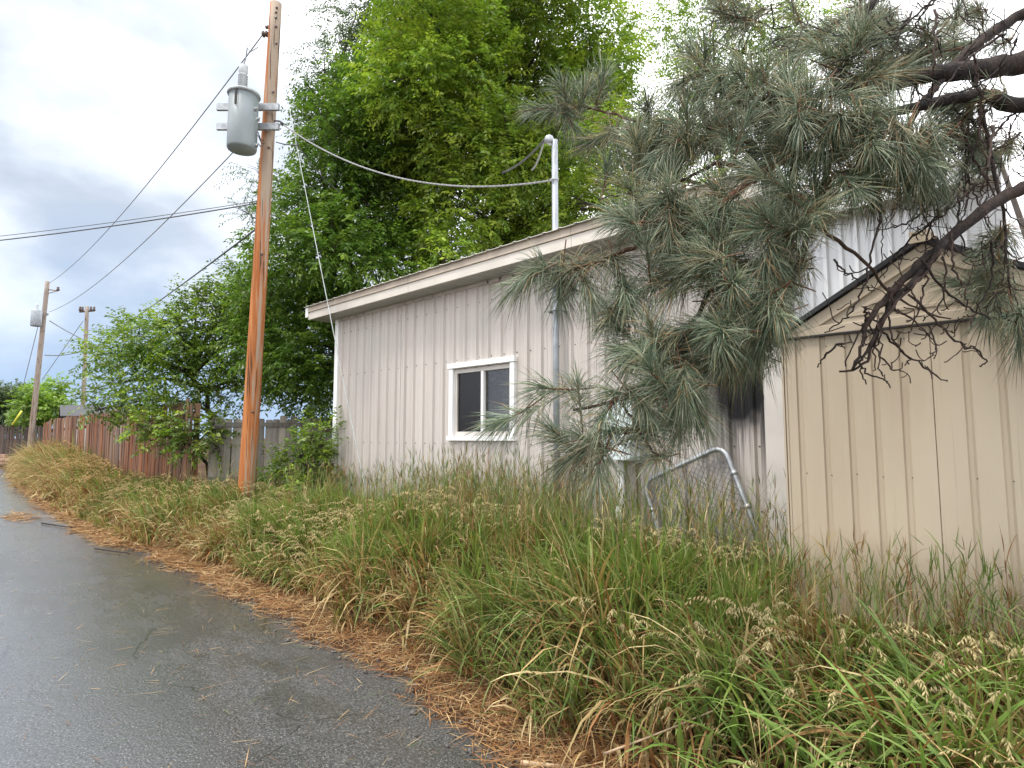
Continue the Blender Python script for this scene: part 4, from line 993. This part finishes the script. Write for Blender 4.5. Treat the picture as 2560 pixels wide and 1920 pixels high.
def grow(sk, targets, m, rmax, curl=0.25, sag=0.12, tip=0.0022):
    """join each target point to the nearest wood with a curved twig; returns end points and directions"""
    ends = []
    order = np.argsort(np.linalg.norm(targets - np.array([1.2, 4.4, 3.2]), axis=1))
    for i in order:
        T_ = targets[i]; A = np.array(sk.p); j = int(np.argmin(np.linalg.norm(A - T_, axis=1) + rng.uniform(0, 0.06, len(A))))
        p0, d0, r0 = sk.p[j], sk.d[j], sk.r[j]; D = np.linalg.norm(T_ - p0)
        if D < 0.02: ends.append((T_, d0)); continue
        c1 = p0 + d0 * D * curl + (T_ - p0) * 0.25 + rng.normal(0, 0.08 * D, 3); c2 = p0 + (T_ - p0) * 0.7 + rng.normal(0, 0.08 * D, 3) - ZZ * sag * D
        f = np.linspace(0, 1, 7)[:, None]; pts = p0 * (1 - f) ** 3 + 3 * c1 * f * (1 - f) ** 2 + 3 * c2 * f ** 2 * (1 - f) + T_ * f ** 3
        rs = min(r0 * 0.75, tip + rmax * min(1, D / 0.8)); rad = np.linspace(rs, tip, 7); m.tube(pts, rad, 5, False); sk.add(pts[1:], rad[1:])
        ends.append((T_, unit(pts[-1] - pts[-3])))
    return ends
def blob(x, y, rx, ry, d, n, dj=0.18):
    out = []
    while len(out) < n:
        a, b = rng.uniform(-1, 1, 2)
        if a * a + b * b <= 1: out.append(P(x + a * rx, y + b * ry, d + rng.uniform(-dj, dj)))
    return out
tg = [P(*q) for q in ((1110, 900, 2.66), (1195, 840, 2.66), (1250, 850, 2.68), (1310, 890, 2.64), (1210, 945, 2.64), (1270, 950, 2.62), (1240, 985, 2.66), (1295, 1000, 2.62), (1330, 930, 2.66), (1385, 870, 2.66), (1400, 930, 2.66), (1420, 985, 2.64), (1475, 900, 2.68), (1440, 850, 2.7), (1350, 850, 2.7), (1500, 870, 2.7), (1600, 742, 2.74), (1565, 765, 2.72), (1650, 705, 2.74), (1530, 790, 2.72), (1600, 770, 2.74),
    (1130, 605, 3.0), (1190, 590, 3.0), (1250, 575, 2.98), (1310, 560, 2.95), (1270, 620, 2.95), (1340, 600, 2.9), (1210, 610, 3.0),
    (1175, 235, 3.65), (1220, 205, 3.6), (1260, 215, 3.6), (1230, 260, 3.6), (1300, 185, 3.55), (1290, 300, 3.55), (1330, 300, 3.5), (1400, 240, 3.4), (1395, 330, 3.4), (1310, 370, 3.4))]
for b in ((1400, 470, 90, 50, 2.9, 12), (1530, 480, 90, 70, 2.8, 10), (1640, 520, 80, 90, 2.75, 8), (1450, 590, 80, 60, 2.8, 7), (1560, 620, 90, 80, 2.75, 8), (1670, 640, 60, 80, 2.75, 8),
          (1390, 720, 55, 50, 2.75, 7), (1460, 780, 70, 55, 2.72, 9), (1550, 720, 70, 45, 2.72, 8), (1610, 710, 50, 40, 2.74, 6), (1350, 660, 40, 30, 2.9, 4),
          (1520, 300, 110, 80, 3.15, 11), (1430, 330, 80, 70, 3.3, 8), (1660, 330, 90, 70, 2.9, 9), (1700, 210, 110, 55, 2.82, 9), (1620, 180, 60, 50, 2.85, 5), (1780, 300, 80, 70, 2.75, 10),
          (1880, 310, 80, 70, 2.72, 10), (1720, 420, 70, 60, 2.75, 9), (1850, 385, 80, 40, 2.75, 7), (1970, 340, 70, 50, 2.8, 8), (1800, 120, 80, 60, 3.0, 7), (1480, 120, 60, 70, 3.3, 4), (1560, 40, 60, 50, 3.3, 3),
          (1690, 560, 40, 60, 2.8, 5), (2120, 330, 80, 60, 3.3, 7), (2170, 560, 50, 60, 3.1, 4), (2090, 640, 90, 40, 3.05, 4), (2190, 690, 30, 30, 2.9, 2), (1950, 90, 90, 70, 3.4, 9), (2100, 60, 90, 60, 3.6, 8), (1880, 200, 70, 60, 2.95, 8), (1840, 60, 80, 60, 3.2, 7), (2050, 250, 90, 60, 3.2, 6), (1700, 60, 80, 60, 3.2, 5)):
    tg += blob(*b)
mtw = MB(); ends = grow(live, np.array(tg), mtw, 0.006, 0.25, 0.05)
mtw.build("twigs", M["pine_twig"], pine, kind="stuff")
# needles
def needles(ends, per, m_len, seed):
    r = np.random.default_rng(seed); Vs, Qs, Ts, Cs = [], [], [], []; nb = 0
    pal_g = np.array([(0.160, 0.215, 0.132), (0.215, 0.265, 0.180), (0.088, 0.138, 0.080), (0.30, 0.325, 0.225), (0.170, 0.205, 0.112)])
    pal_t = np.array([(0.40, 0.34, 0.20), (0.35, 0.31, 0.18), (0.36, 0.23, 0.11), (0.31, 0.30, 0.19)])
    for p, d in ends:
        n = int(per * r.uniform(0.7, 1.25)); ax_ = unit(np.asarray(d) + r.normal(0, 0.15, 3)); a = np.cross(ax_, ZZ); a = unit(a) if np.linalg.norm(a) > 0.05 else np.array([1.0, 0, 0]); b = np.cross(ax_, a)
        sl_ = r.uniform(0.16, 0.30); s_ = r.random(n) ** 0.8; org = p + ax_ * ((s_ - 0.75) * sl_)[:, None]
        th = r.uniform(0, 2 * math.pi, n); ph = np.radians(np.clip(r.normal(58 - 32 * s_, 15), 6, 100)); rad = a * np.cos(th)[:, None] + b * np.sin(th)[:, None]
        nd = ax_ * np.cos(ph)[:, None] + rad * np.sin(ph)[:, None]; Ln = m_len * r.uniform(0.75, 1.15, n) * (0.8 + 0.2 * s_)
        sagf = r.uniform(0.10, 0.42) ; mid = org + nd * (Ln * 0.5)[:, None]; mid[:, 2] -= Ln * 0.25 * sagf; tip = org + nd * (Ln * 0.96)[:, None]; tip[:, 2] -= Ln * sagf * r.uniform(0.7, 1.3, n)
        w = unit(np.cross(nd, r.normal(0, 1, (n, 3)))); w2 = np.cross(nd, w); wd = 0.00155
        ring = lambda c, k: [c + w * wd * k, c + (-0.5 * w + 0.87 * w2) * wd * k, c + (-0.5 * w - 0.87 * w2) * wd * k]
        V = np.stack(ring(org, 0.9) + ring(mid, 1.0) + [tip], 1).reshape(-1, 3); i = np.arange(n) * 7 + nb
        for k in range(3):
            k2 = (k + 1) % 3; Qs.append(np.stack([i + k, i + k2, i + 3 + k2, i + 3 + k], 1)); Ts.append(np.stack([i + 3 + k, i + 3 + k2, i + 6], 1))
        old = r.random(n) < (0.10 + 0.35 * (s_ < 0.3) + (0.25 if r.random() < 0.2 else 0)); c = np.where(old[:, None], pal_t[r.integers(0, 4, n)], pal_g[r.integers(0, 5, n)]) * r.uniform(0.75, 1.3, (n, 1)) * r.uniform(0.85, 1.15)
        Vs.append(V); Cs.append(np.repeat(c, 7, 0)); nb += n * 7
    return np.concatenate(Vs), [np.concatenate(Qs), np.concatenate(Ts)], np.concatenate(Cs)
V, Fs, C = needles(ends, 150, 0.215, 5)
o = bpy.data.objects.new("needles", np_mesh("needles", V, Fs, M["needle"], C)); link(o, pine); tag(o, kind="stuff")
# bud cones / rusty shoot bases
m = MB()
for p, d in ends:
    m.tube([p - d * 0.20 + ZZ * 0.012, p - d * 0.1, p, p + d * 0.05], [0.003, 0.0042, 0.005, 0.0025], 5, False)
m.build("shoots", M["shoot"], pine, kind="stuff")
# dead twigs
tg = []
for b in ((2050, 90, 160, 110, 3.1, 46, 0.35), (1920, 60, 120, 80, 3.1, 18, 0.3), (2120, 300, 100, 120, 3.0, 42, 0.3), (2080, 480, 120, 110, 2.9, 36, 0.3), (1960, 500, 80, 90, 2.85, 16, 0.2), (2170, 620, 60, 100, 2.85, 14, 0.2),
          (1900, 740, 110, 60, 2.58, 14, 0.1), (2000, 660, 120, 70, 2.62, 20, 0.1), (1830, 620, 60, 60, 2.62, 6, 0.1), (2060, 740, 70, 50, 2.65, 7, 0.1), (1960, 800, 70, 30, 2.6, 5, 0.06), (1650, 60, 150, 70, 3.2, 14, 0.3)):
    tg += blob(*b[:5], int(b[5] * 2.8), b[6])
mdd = MB(); grow(dead, np.array(tg), mdd, 0.011, 0.35, 0.18, 0.0026)
mdd.build("dead_twigs", M["dead_twig"], pine, kind="stuff")

# ------------------------------------------------------------------ grass, weeds and straw
def vnoise(x, y, s, seed):
    r = np.random.default_rng(seed); ph = r.uniform(0, 6.28, 8); k = r.normal(0, 1, (8, 2)); v = 0
    for i in range(8): v = v + np.sin((x * k[i, 0] + y * k[i, 1]) * s + ph[i])
    return v / 4.0
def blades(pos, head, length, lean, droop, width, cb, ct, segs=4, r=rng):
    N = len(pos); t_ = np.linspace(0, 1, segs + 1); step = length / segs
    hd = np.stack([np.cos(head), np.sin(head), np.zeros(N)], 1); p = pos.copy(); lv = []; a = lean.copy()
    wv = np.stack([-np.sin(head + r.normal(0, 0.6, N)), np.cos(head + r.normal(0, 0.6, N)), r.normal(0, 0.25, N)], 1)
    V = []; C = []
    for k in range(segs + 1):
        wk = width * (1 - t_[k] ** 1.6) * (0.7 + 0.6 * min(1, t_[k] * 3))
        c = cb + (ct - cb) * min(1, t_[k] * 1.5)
        if k < segs: V += [p - wv * wk[:, None] * 0.5, p + wv * wk[:, None] * 0.5]; C += [c, c]
        else: V += [p]; C += [c]
        a2 = np.clip(a, -0.3, 2.6); p = p + hd * (np.sin(a2) * step)[:, None]; p[:, 2] += np.cos(a2) * step; a = a + droop / segs
    m = 2 * segs + 1; V = np.stack(V, 1).reshape(-1, 3); C = np.stack(C, 1).reshape(-1, 3); i = np.arange(N) * m
    Q = [np.stack([i + 2 * k, i + 2 * k + 1, i + 2 * k + 3, i + 2 * k + 2], 1) for k in range(segs - 1)]
    T = np.stack([i + 2 * (segs - 1), i + 2 * (segs - 1) + 1, i + m - 1], 1)
    return V, np.concatenate(Q), T, C
def wall_y(X):  # back limit of the weeds
    return np.where(X > -1.62, 4.36, np.where(X > -9.5, 5.36, np.where(X > -13.2, 6.4, 4.36)))
green = np.array([(0.170, 0.240, 0.050), (0.130, 0.205, 0.042), (0.215, 0.275, 0.070), (0.095, 0.160, 0.036), (0.250, 0.295, 0.100)])
strw = np.array([(0.46, 0.35, 0.165), (0.40, 0.285, 0.125), (0.54, 0.43, 0.23), (0.33, 0.195, 0.08), (0.26, 0.13, 0.052)])
def scatter(n, x0, x1, front=0.12, back=0.0, power=1.0):
    X = rng.uniform(x0, x1, n); e = edge_y(X) + front; Y = e + (wall_y(X) - back - e) * rng.random(n) ** power
    return X, Y
def put(name, parts, mat, label=None, cat=None):
    Vs, Qs, Ts, Cs = [], [], [], []; nb = 0
    for V, Q, T, C in parts:
        Vs.append(V); Qs.append(Q + nb); Ts.append(T + nb); Cs.append(C); nb += len(V)
    o = bpy.data.objects.new(name, np_mesh(name, np.concatenate(Vs), [np.concatenate(Qs), np.concatenate(Ts)], mat, np.concatenate(Cs)))
    COL.objects.link(o); return tag(o, label, cat, None, "stuff")
def height_field(X, Y):
    d = Y - edge_y(X)
    h = np.interp(d, [0.3, 0.5, 0.9, 1.4, 2.1, 2.9], [0.36, 0.50, 0.60, 0.52, 0.36, 0.25])
    h = h * np.interp(X, [-30, -20, -17.5, -12, -10.5, -9, -5, -2.2, -1.3, -0.4, 1], [1.75, 1.6, 0.62, 0.55, 0.90, 0.74, 0.80, 0.84, 0.78, 0.70, 0.60])
    h = h * np.where(X > -1.7, np.interp(wall_y(X) - Y, [0.0, 0.5, 1.0], [0.30, 0.62, 1.0]), 1.0)
    return h * (1 + 0.30 * vnoise(X, Y, 2.6, 3))
parts_g, parts_d = [], []
for n, x0, x1, w in ((27000, -5.2, 1.6, 0.0122), (20500, -9.6, -5.2, 0.0138), (12500, -14.5, -9.6, 0.0155), (19000, -34, -14.5, 0.022)):
    X, Y = scatter(n, x0, x1, 0.31 if x0 > -12 else 0.20); Zg = ground_z(X, Y) - 0.01
    # tufts: pull blades towards clump centres
    cs = 0.30; ncl = int((x1 - x0) * 3.4 / (cs * cs)); kx, ky = scatter(ncl, x0, x1, 0.12); pick = rng.integers(0, ncl, n); 
    cgrid = np.round(X / cs) + 100 * np.round(Y / cs); cr = np.random.default_rng(77); jx, jy, jh, jd, jl = (cr.uniform(-1, 1, 100003) for _ in range(5)); ci = (cgrid.astype(int) * 7919) % 100003
    cx = np.round(X / cs) * cs + jx[ci] * 0.14; cy = np.round(Y / cs) * cs + jy[ci] * 0.14
    k = 0.75 * rng.random(n); X = X + (cx - X) * k; Y = np.minimum(Y + (cy - Y) * k, wall_y(X) - 0.02); Zg = ground_z(X, Y) - 0.01
    d = Y - edge_y(X)
    dry = np.clip(0.36 + 0.26 * vnoise(X, Y, 1.3, 7) + 0.36 * jd[ci] + np.interp(d, [0.3, 0.65, 1.1], [0.40, 0.15, 0.0]) + np.interp(X, [-34, -16, -12, -9], [0.25, 0.25, 0.05, 0.0]), 0.08, 0.92)
    isd = rng.random(n) < dry
    head = -math.pi / 2 + rng.normal(0, 0.75, n) + 0.9 * jh[ci] + 0.5 * vnoise(X, Y, 1.0, 9) + 0.35
    Ln = height_field(X, Y) * rng.uniform(0.55, 1.4, n) * (1 + 0.28 * jl[ci]); lean = np.abs(rng.normal(0.28, 0.25, n)); droop = rng.gamma(2.2, 0.55, n)
    droop = np.where(isd, droop * 1.3 + 0.2, droop)
    g = green[rng.integers(0, 5, n)] * rng.uniform(0.75, 1.3, (n, 1)) * (1 + 0.15 * vnoise(X, Y, 2.0, 21))[:, None]; s_ = strw[rng.integers(0, 5, n)] * rng.uniform(0.7, 1.2, (n, 1))
    cbase = g * 0.35 + np.array([0.13, 0.062, 0.026]) * 0.65  # brown stem bases, darkened further to put deep shade into the colour
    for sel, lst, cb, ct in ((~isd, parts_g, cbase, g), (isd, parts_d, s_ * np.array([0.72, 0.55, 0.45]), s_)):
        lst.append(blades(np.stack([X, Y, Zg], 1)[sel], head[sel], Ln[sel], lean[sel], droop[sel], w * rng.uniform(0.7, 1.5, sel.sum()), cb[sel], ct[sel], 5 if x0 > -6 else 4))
n = 1500; X = rng.uniform(-2.6, 0.7, n); Y = edge_y(X) + rng.uniform(0.35, 1.5, n); cl = vnoise(X, Y, 2.4, 55) > -0.1; X, Y = X[cl], Y[cl]; n = len(X)   # broad bright leaves of a coarser grass
c = np.array([(0.190, 0.285, 0.065), (0.150, 0.245, 0.050), (0.230, 0.310, 0.090)])[rng.integers(0, 3, n)] * rng.uniform(0.8, 1.15, (n, 1))
parts_g.append(blades(np.stack([X, Y, ground_z(X, Y) + 0.12], 1), rng.uniform(-3.6, 0.5, n), rng.uniform(0.30, 0.55, n), rng.uniform(0.2, 0.8, n), rng.uniform(0.6, 1.7, n), rng.uniform(0.013, 0.019, n), c * 0.8, c, 6))
put("grass", parts_g, M["grass"]); put("dry_grass", parts_d, M["straw"])
# upright stalks with narrow spikes, standing against the walls
parts = []
for n, x0, x1, h0, h1, bk in ((480, -9.3, -5.6, 0.45, 0.85, 0.0), (850, -6.2, -3.6, 0.55, 1.05, 0.0), (620, -5.0, -1.7, 0.45, 0.92, 0.0), (420, -1.7, 0.5, 0.25, 0.58, 0.0), (300, -13, -9.4, 0.5, 0.8, 0.4)):
    X, Y = scatter(n, x0, x1, 0.9, bk, 0.55); head = rng.uniform(0, 6.28, n); Ln = rng.uniform(h0, h1, n)
    g = np.where((rng.random(n) < 0.6)[:, None], green[rng.integers(0, 5, n)] * 0.8, strw[rng.integers(0, 5, n)] * 0.8)
    Z_ = ground_z(X, Y); po = np.stack([X, Y, Z_], 1); ln_ = np.abs(rng.normal(0.08, 0.09, n)); dr = rng.gamma(1.5, 0.16, n)
    parts.append(blades(po, head, Ln, ln_, dr, np.full(n, 0.0050), g, g, 5))
    # spike: short fatter blade on the tip
    a = ln_ + dr * 0.5; tipx = po + np.stack([np.cos(head) * np.sin(a), np.sin(head) * np.sin(a), np.cos(a)], 1) * Ln[:, None] * 0.9
    sel = rng.random(n) < 0.75
    for q in range(2): parts.append(blades(tipx[sel], head[sel] + q * 0.5, np.full(sel.sum(), 0.11) * rng.uniform(0.6, 1.5, sel.sum()), ln_[sel] + dr[sel], np.full(sel.sum(), 0.15), np.full(sel.sum(), 0.0058), g[sel] * 0.9, g[sel] * 0.8, 3))
    for q in range(3):                            # flag leaves up the stem
        f = rng.uniform(0.25, 0.8, n); a = ln_ + dr * 0.3
        pp = po + np.stack([np.cos(head) * np.sin(a), np.sin(head) * np.sin(a), np.cos(a)], 1) * (Ln * f)[:, None]
        parts.append(blades(pp, rng.uniform(0, 6.28, n), rng.uniform(0.12, 0.26, n), rng.uniform(0.2, 0.6, n), rng.uniform(0.5, 1.8, n), rng.uniform(0.005, 0.008, n), g, g, 3))
put("grass_stalks", parts, M["grass"])
# drooping pale seed heads
def seed_heads(n, x0, x1, front, size, pale):
    X, Y = scatter(n, x0, x1, front, 0.1, 0.9); cl = vnoise(X, Y, 1.6, 31) > -0.15; X, Y = X[cl], Y[cl]; n = len(X)
    Z_ = ground_z(X, Y) + height_field(X, Y) * rng.uniform(0.62, 1.12, n); head = -math.pi / 2 + rng.normal(0, 0.8, n) + 0.3
    Vs, Ts, Cs = [], [], []; K_ = 16; tt = np.linspace(0, 1, K_)
    hd = np.stack([np.cos(head), np.sin(head), 0 * head], 1); Lh = size * rng.uniform(0.7, 1.3, n)
    a0 = rng.uniform(0.5, 1.0, n); pos = []; p = np.stack([X, Y, Z_], 1); a = a0.copy()
    for k in range(K_):
        pos.append(p); p = p + hd * (np.sin(a) * Lh / K_)[:, None]; p = p + ZZ * (np.cos(a) * Lh / K_)[:, None]; a = a + 1.5 / K_
    pos = np.stack(pos, 1); sd = np.stack([-np.sin(head), np.cos(head), 0 * head], 1)[:, None, :]; sg = np.where(np.arange(K_) % 2 == 0, 1, -1)[None, :, None]
    ld = unit(hd[:, None, :] * 0.5 + sd * sg * rng.uniform(0.1, 0.6, (n, K_, 1)) + np.array([0, 0, -0.75]) + rng.normal(0, 0.15, (n, K_, 3)))
    lw = unit(np.cross(ld, rng.normal(0, 1, (n, K_, 3)))); l2 = np.cross(ld, lw); s = (size * 0.20) * rng.uniform(0.7, 1.2, (n, K_, 1)); w = s * 0.125
    p0 = pos; m_ = pos + ld * s * 0.45; q = [m_ + lw * w, m_ + (-0.5 * lw + 0.87 * l2) * w, m_ + (-0.5 * lw - 0.87 * l2) * w]; p4 = pos + ld * s
    V = np.stack([p0] + q + [p4], 2).reshape(-1, 3); i = np.arange(n * K_) * 5
    T = [np.stack([i, i + 1 + k, i + 1 + (k + 1) % 3], 1) for k in range(3)] + [np.stack([i + 4, i + 1 + (k + 1) % 3, i + 1 + k], 1) for k in range(3)]
    c = pale * rng.uniform(0.75, 1.2, (n, 1, 1)) * rng.uniform(0.85, 1.15, (n, K_, 1)); C = np.repeat(c.reshape(-1, 3), 5, 0)
    return V, np.zeros((0, 4), int), np.concatenate(T), C
put("seed_heads", [seed_heads(800, -5.0, 1.2, 0.35, 0.17, np.array([0.46, 0.375, 0.19])), seed_heads(1300, -10, -4.0, 0.3, 0.18, np.array([0.48, 0.385, 0.19])), seed_heads(420, -15, -10, 0.3, 0.2, np.array([0.52, 0.40, 0.19])), seed_heads(1500, -33, -14, 0.3, 0.26, np.array([0.50, 0.34, 0.15]))], M["straw"])
# straw and fallen needles along the road edge
def litter(n, x0, x1, y0, y1, lmin, lmax, w, pal, zoff=0.006):
    X = rng.uniform(x0, x1, n); d = y0 + (y1 - y0) * rng.beta(2.2, 2.2, n); Y = edge_y(X) + d + 0.06 * vnoise(X, X * 0, 4.0, 41)
    z = np.maximum(ground_z(X, Y), 0.0) + zoff + rng.random(n) * 0.035 * np.clip((d + 0.12) * 4, 0, 1)
    h = rng.uniform(0, 6.28, n); c = pal[rng.integers(0, len(pal), n)] * rng.uniform(0.7, 1.25, (n, 1))
    return blades(np.stack([X, Y, z], 1), h, rng.uniform(lmin, lmax, n), rng.uniform(1.35, 1.65, n), rng.normal(0.05, 0.12, n), np.full(n, w), c, c, 3)
rust = np.array([(0.35, 0.185, 0.072), (0.42, 0.265, 0.125), (0.26, 0.115, 0.046), (0.50, 0.36, 0.19), (0.20, 0.10, 0.05)])
put("straw_litter", [litter(15000, -5.5, 1.4, -0.14, 0.66, 0.06, 0.20, 0.0042, rust), litter(9000, -10, -5.5, -0.12, 0.58, 0.07, 0.2, 0.0065, rust), litter(5000, -16, -10, -0.15, 0.45, 0.1, 0.22, 0.011, rust), litter(3500, -34, -16, -0.2, 0.5, 0.15, 0.3, 0.02, rust),
                     litter(9000, -5.5, 1.4, 0.5, 1.6, 0.08, 0.22, 0.005, np.concatenate([rust, strw]), 0.03), litter(5000, -10, -5.5, 0.4, 1.4, 0.08, 0.22, 0.007, np.concatenate([rust, strw]), 0.03)], M["straw"])
n = 620; X = rng.uniform(-10, -0.5, n); Y = edge_y(X) - 0.05 - 1.9 * rng.random(n) ** 1.7; h = rng.uniform(0, 6.28, n)
c = rust[rng.integers(0, 5, n)] * rng.uniform(0.8, 1.3, (n, 1)); c[rng.random(n) < 0.2] = (0.10, 0.16, 0.05)
zr = np.full(n, 0.020)
X2 = np.concatenate([np.random.default_rng(4).normal(-15.6, 0.5, 150)]); Y2 = np.random.default_rng(5).normal(2.0, 0.12, 150)
put("fallen_straw", [blades(np.stack([X, Y, zr], 1), h, rng.uniform(0.04, 0.22, n), np.full(n, 1.53), rng.normal(0.03, 0.05, n), np.full(n, 0.0027), c, c, 3),
                     blades(np.stack([X2, Y2, np.full(150, 0.022)], 1), rng.uniform(0, 6.28, 150), rng.uniform(0.15, 0.35, 150), np.full(150, 1.5), rng.normal(0, 0.1, 150), np.full(150, 0.02), rust[rng.integers(0, 5, 150)], rust[rng.integers(0, 5, 150)], 3)], M["straw"])
n = 900; X = rng.uniform(-10, 0, n); Y = edge_y(X) + rng.normal(-0.05, 0.09, n); s_ = rng.gamma(2, 0.0035, n) + 0.003; V = []; T = []
oc = np.array([(1, 0, 0), (0, 1, 0), (-1, 0, 0), (0, -1, 0), (0, 0, .8), (0, 0, -.5)]); of = np.array([(0, 1, 4), (1, 2, 4), (2, 3, 4), (3, 0, 4), (1, 0, 5), (2, 1, 5), (3, 2, 5), (0, 3, 5)])
V = (oc[None] * rng.uniform(0.6, 1.3, (n, 6, 1)) * s_[:, None, None] + np.stack([X, Y, np.maximum(ground_z(X, Y), 0.004) + 0.004], 1)[:, None, :]).reshape(-1, 3)
T = (of[None] + (np.arange(n) * 6)[:, None, None]).reshape(-1, 3)
o = bpy.data.objects.new("gravel", np_mesh("gravel", V, [T], M["gravel"])); COL.objects.link(o); tag(o, kind="stuff")
# sticks and pebbles
def stick(px, D, r, label, mat="stick"):
    pts = []
    for x, y in px:
        p = on_y(x * K, y * K, 1.0); q = ray(x * K, y * K)
        pts.append(CAM + q * D)
    MB().tube(smooth(np.array(pts), 4), r, 6).build("stick", M[mat], None, label=label, cat="stick")
def gray(x, y, z):
    d = ray(x * K, y * K); return CAM + d * ((z - 1.6) / d[2])
def gstick(px, z, r, label, mat="stick"):
    MB().tube(smooth(np.array([gray(x, y, zz_) for (x, y), zz_ in zip(px, z)]), 4), np.linspace(r, r * 0.5, (len(px) - 1) * 4 + 1), 6).build("stick", M[mat], None, label=label, cat="stick")
gstick([(1305, 1628), (1420, 1585), (1540, 1535)], [0.16, 0.30, 0.45], 0.006, "pale straight stick lying in the weeds near the bottom of the picture")
gstick([(1125, 1648), (1200, 1655), (1260, 1662)], [0.03, 0.03, 0.03], 0.014, "short brown stick on the straw at the bottom edge")
gstick([(205, 1185), (240, 1190), (280, 1195)], [0.03, 0.03, 0.03], 0.012, "thin dark twig lying at the road edge beside the grass", "dead_twig")
gstick([(90, 1130), (130, 1136), (165, 1140)], [0.03, 0.03, 0.03], 0.014, "dark twig lying on the wet road near the far straw patch", "dead_twig")
for i, (x, y, s_, lab) in enumerate(((700, 1300, 0.035, "small white pebble on the straw beside the asphalt"), (1305, 1530, 0.03, "pale brown pebble in the straw beneath the pine"), (1010, 1415, 0.06, "half buried tan stone under the grass clumps"))):
    c = gray(x, y, 0.05); ph = rng.uniform(0.8, 1.2, 8)
    m = MB(); m.lathe([(s_ * 0.4, -s_ * 0.35), (s_ * 0.9, -s_ * 0.1), (s_, 0.05 * s_), (s_ * 0.75, s_ * 0.4), (s_ * 0.3, s_ * 0.55)], c, 9)
    m.v = [(c[0] + (v[0] - c[0]) * 1.3, v[1], v[2]) for v in m.v]; m.build("pebble", M["pebble"] if i == 0 else M["stone"], None, label=lab, cat="stone")
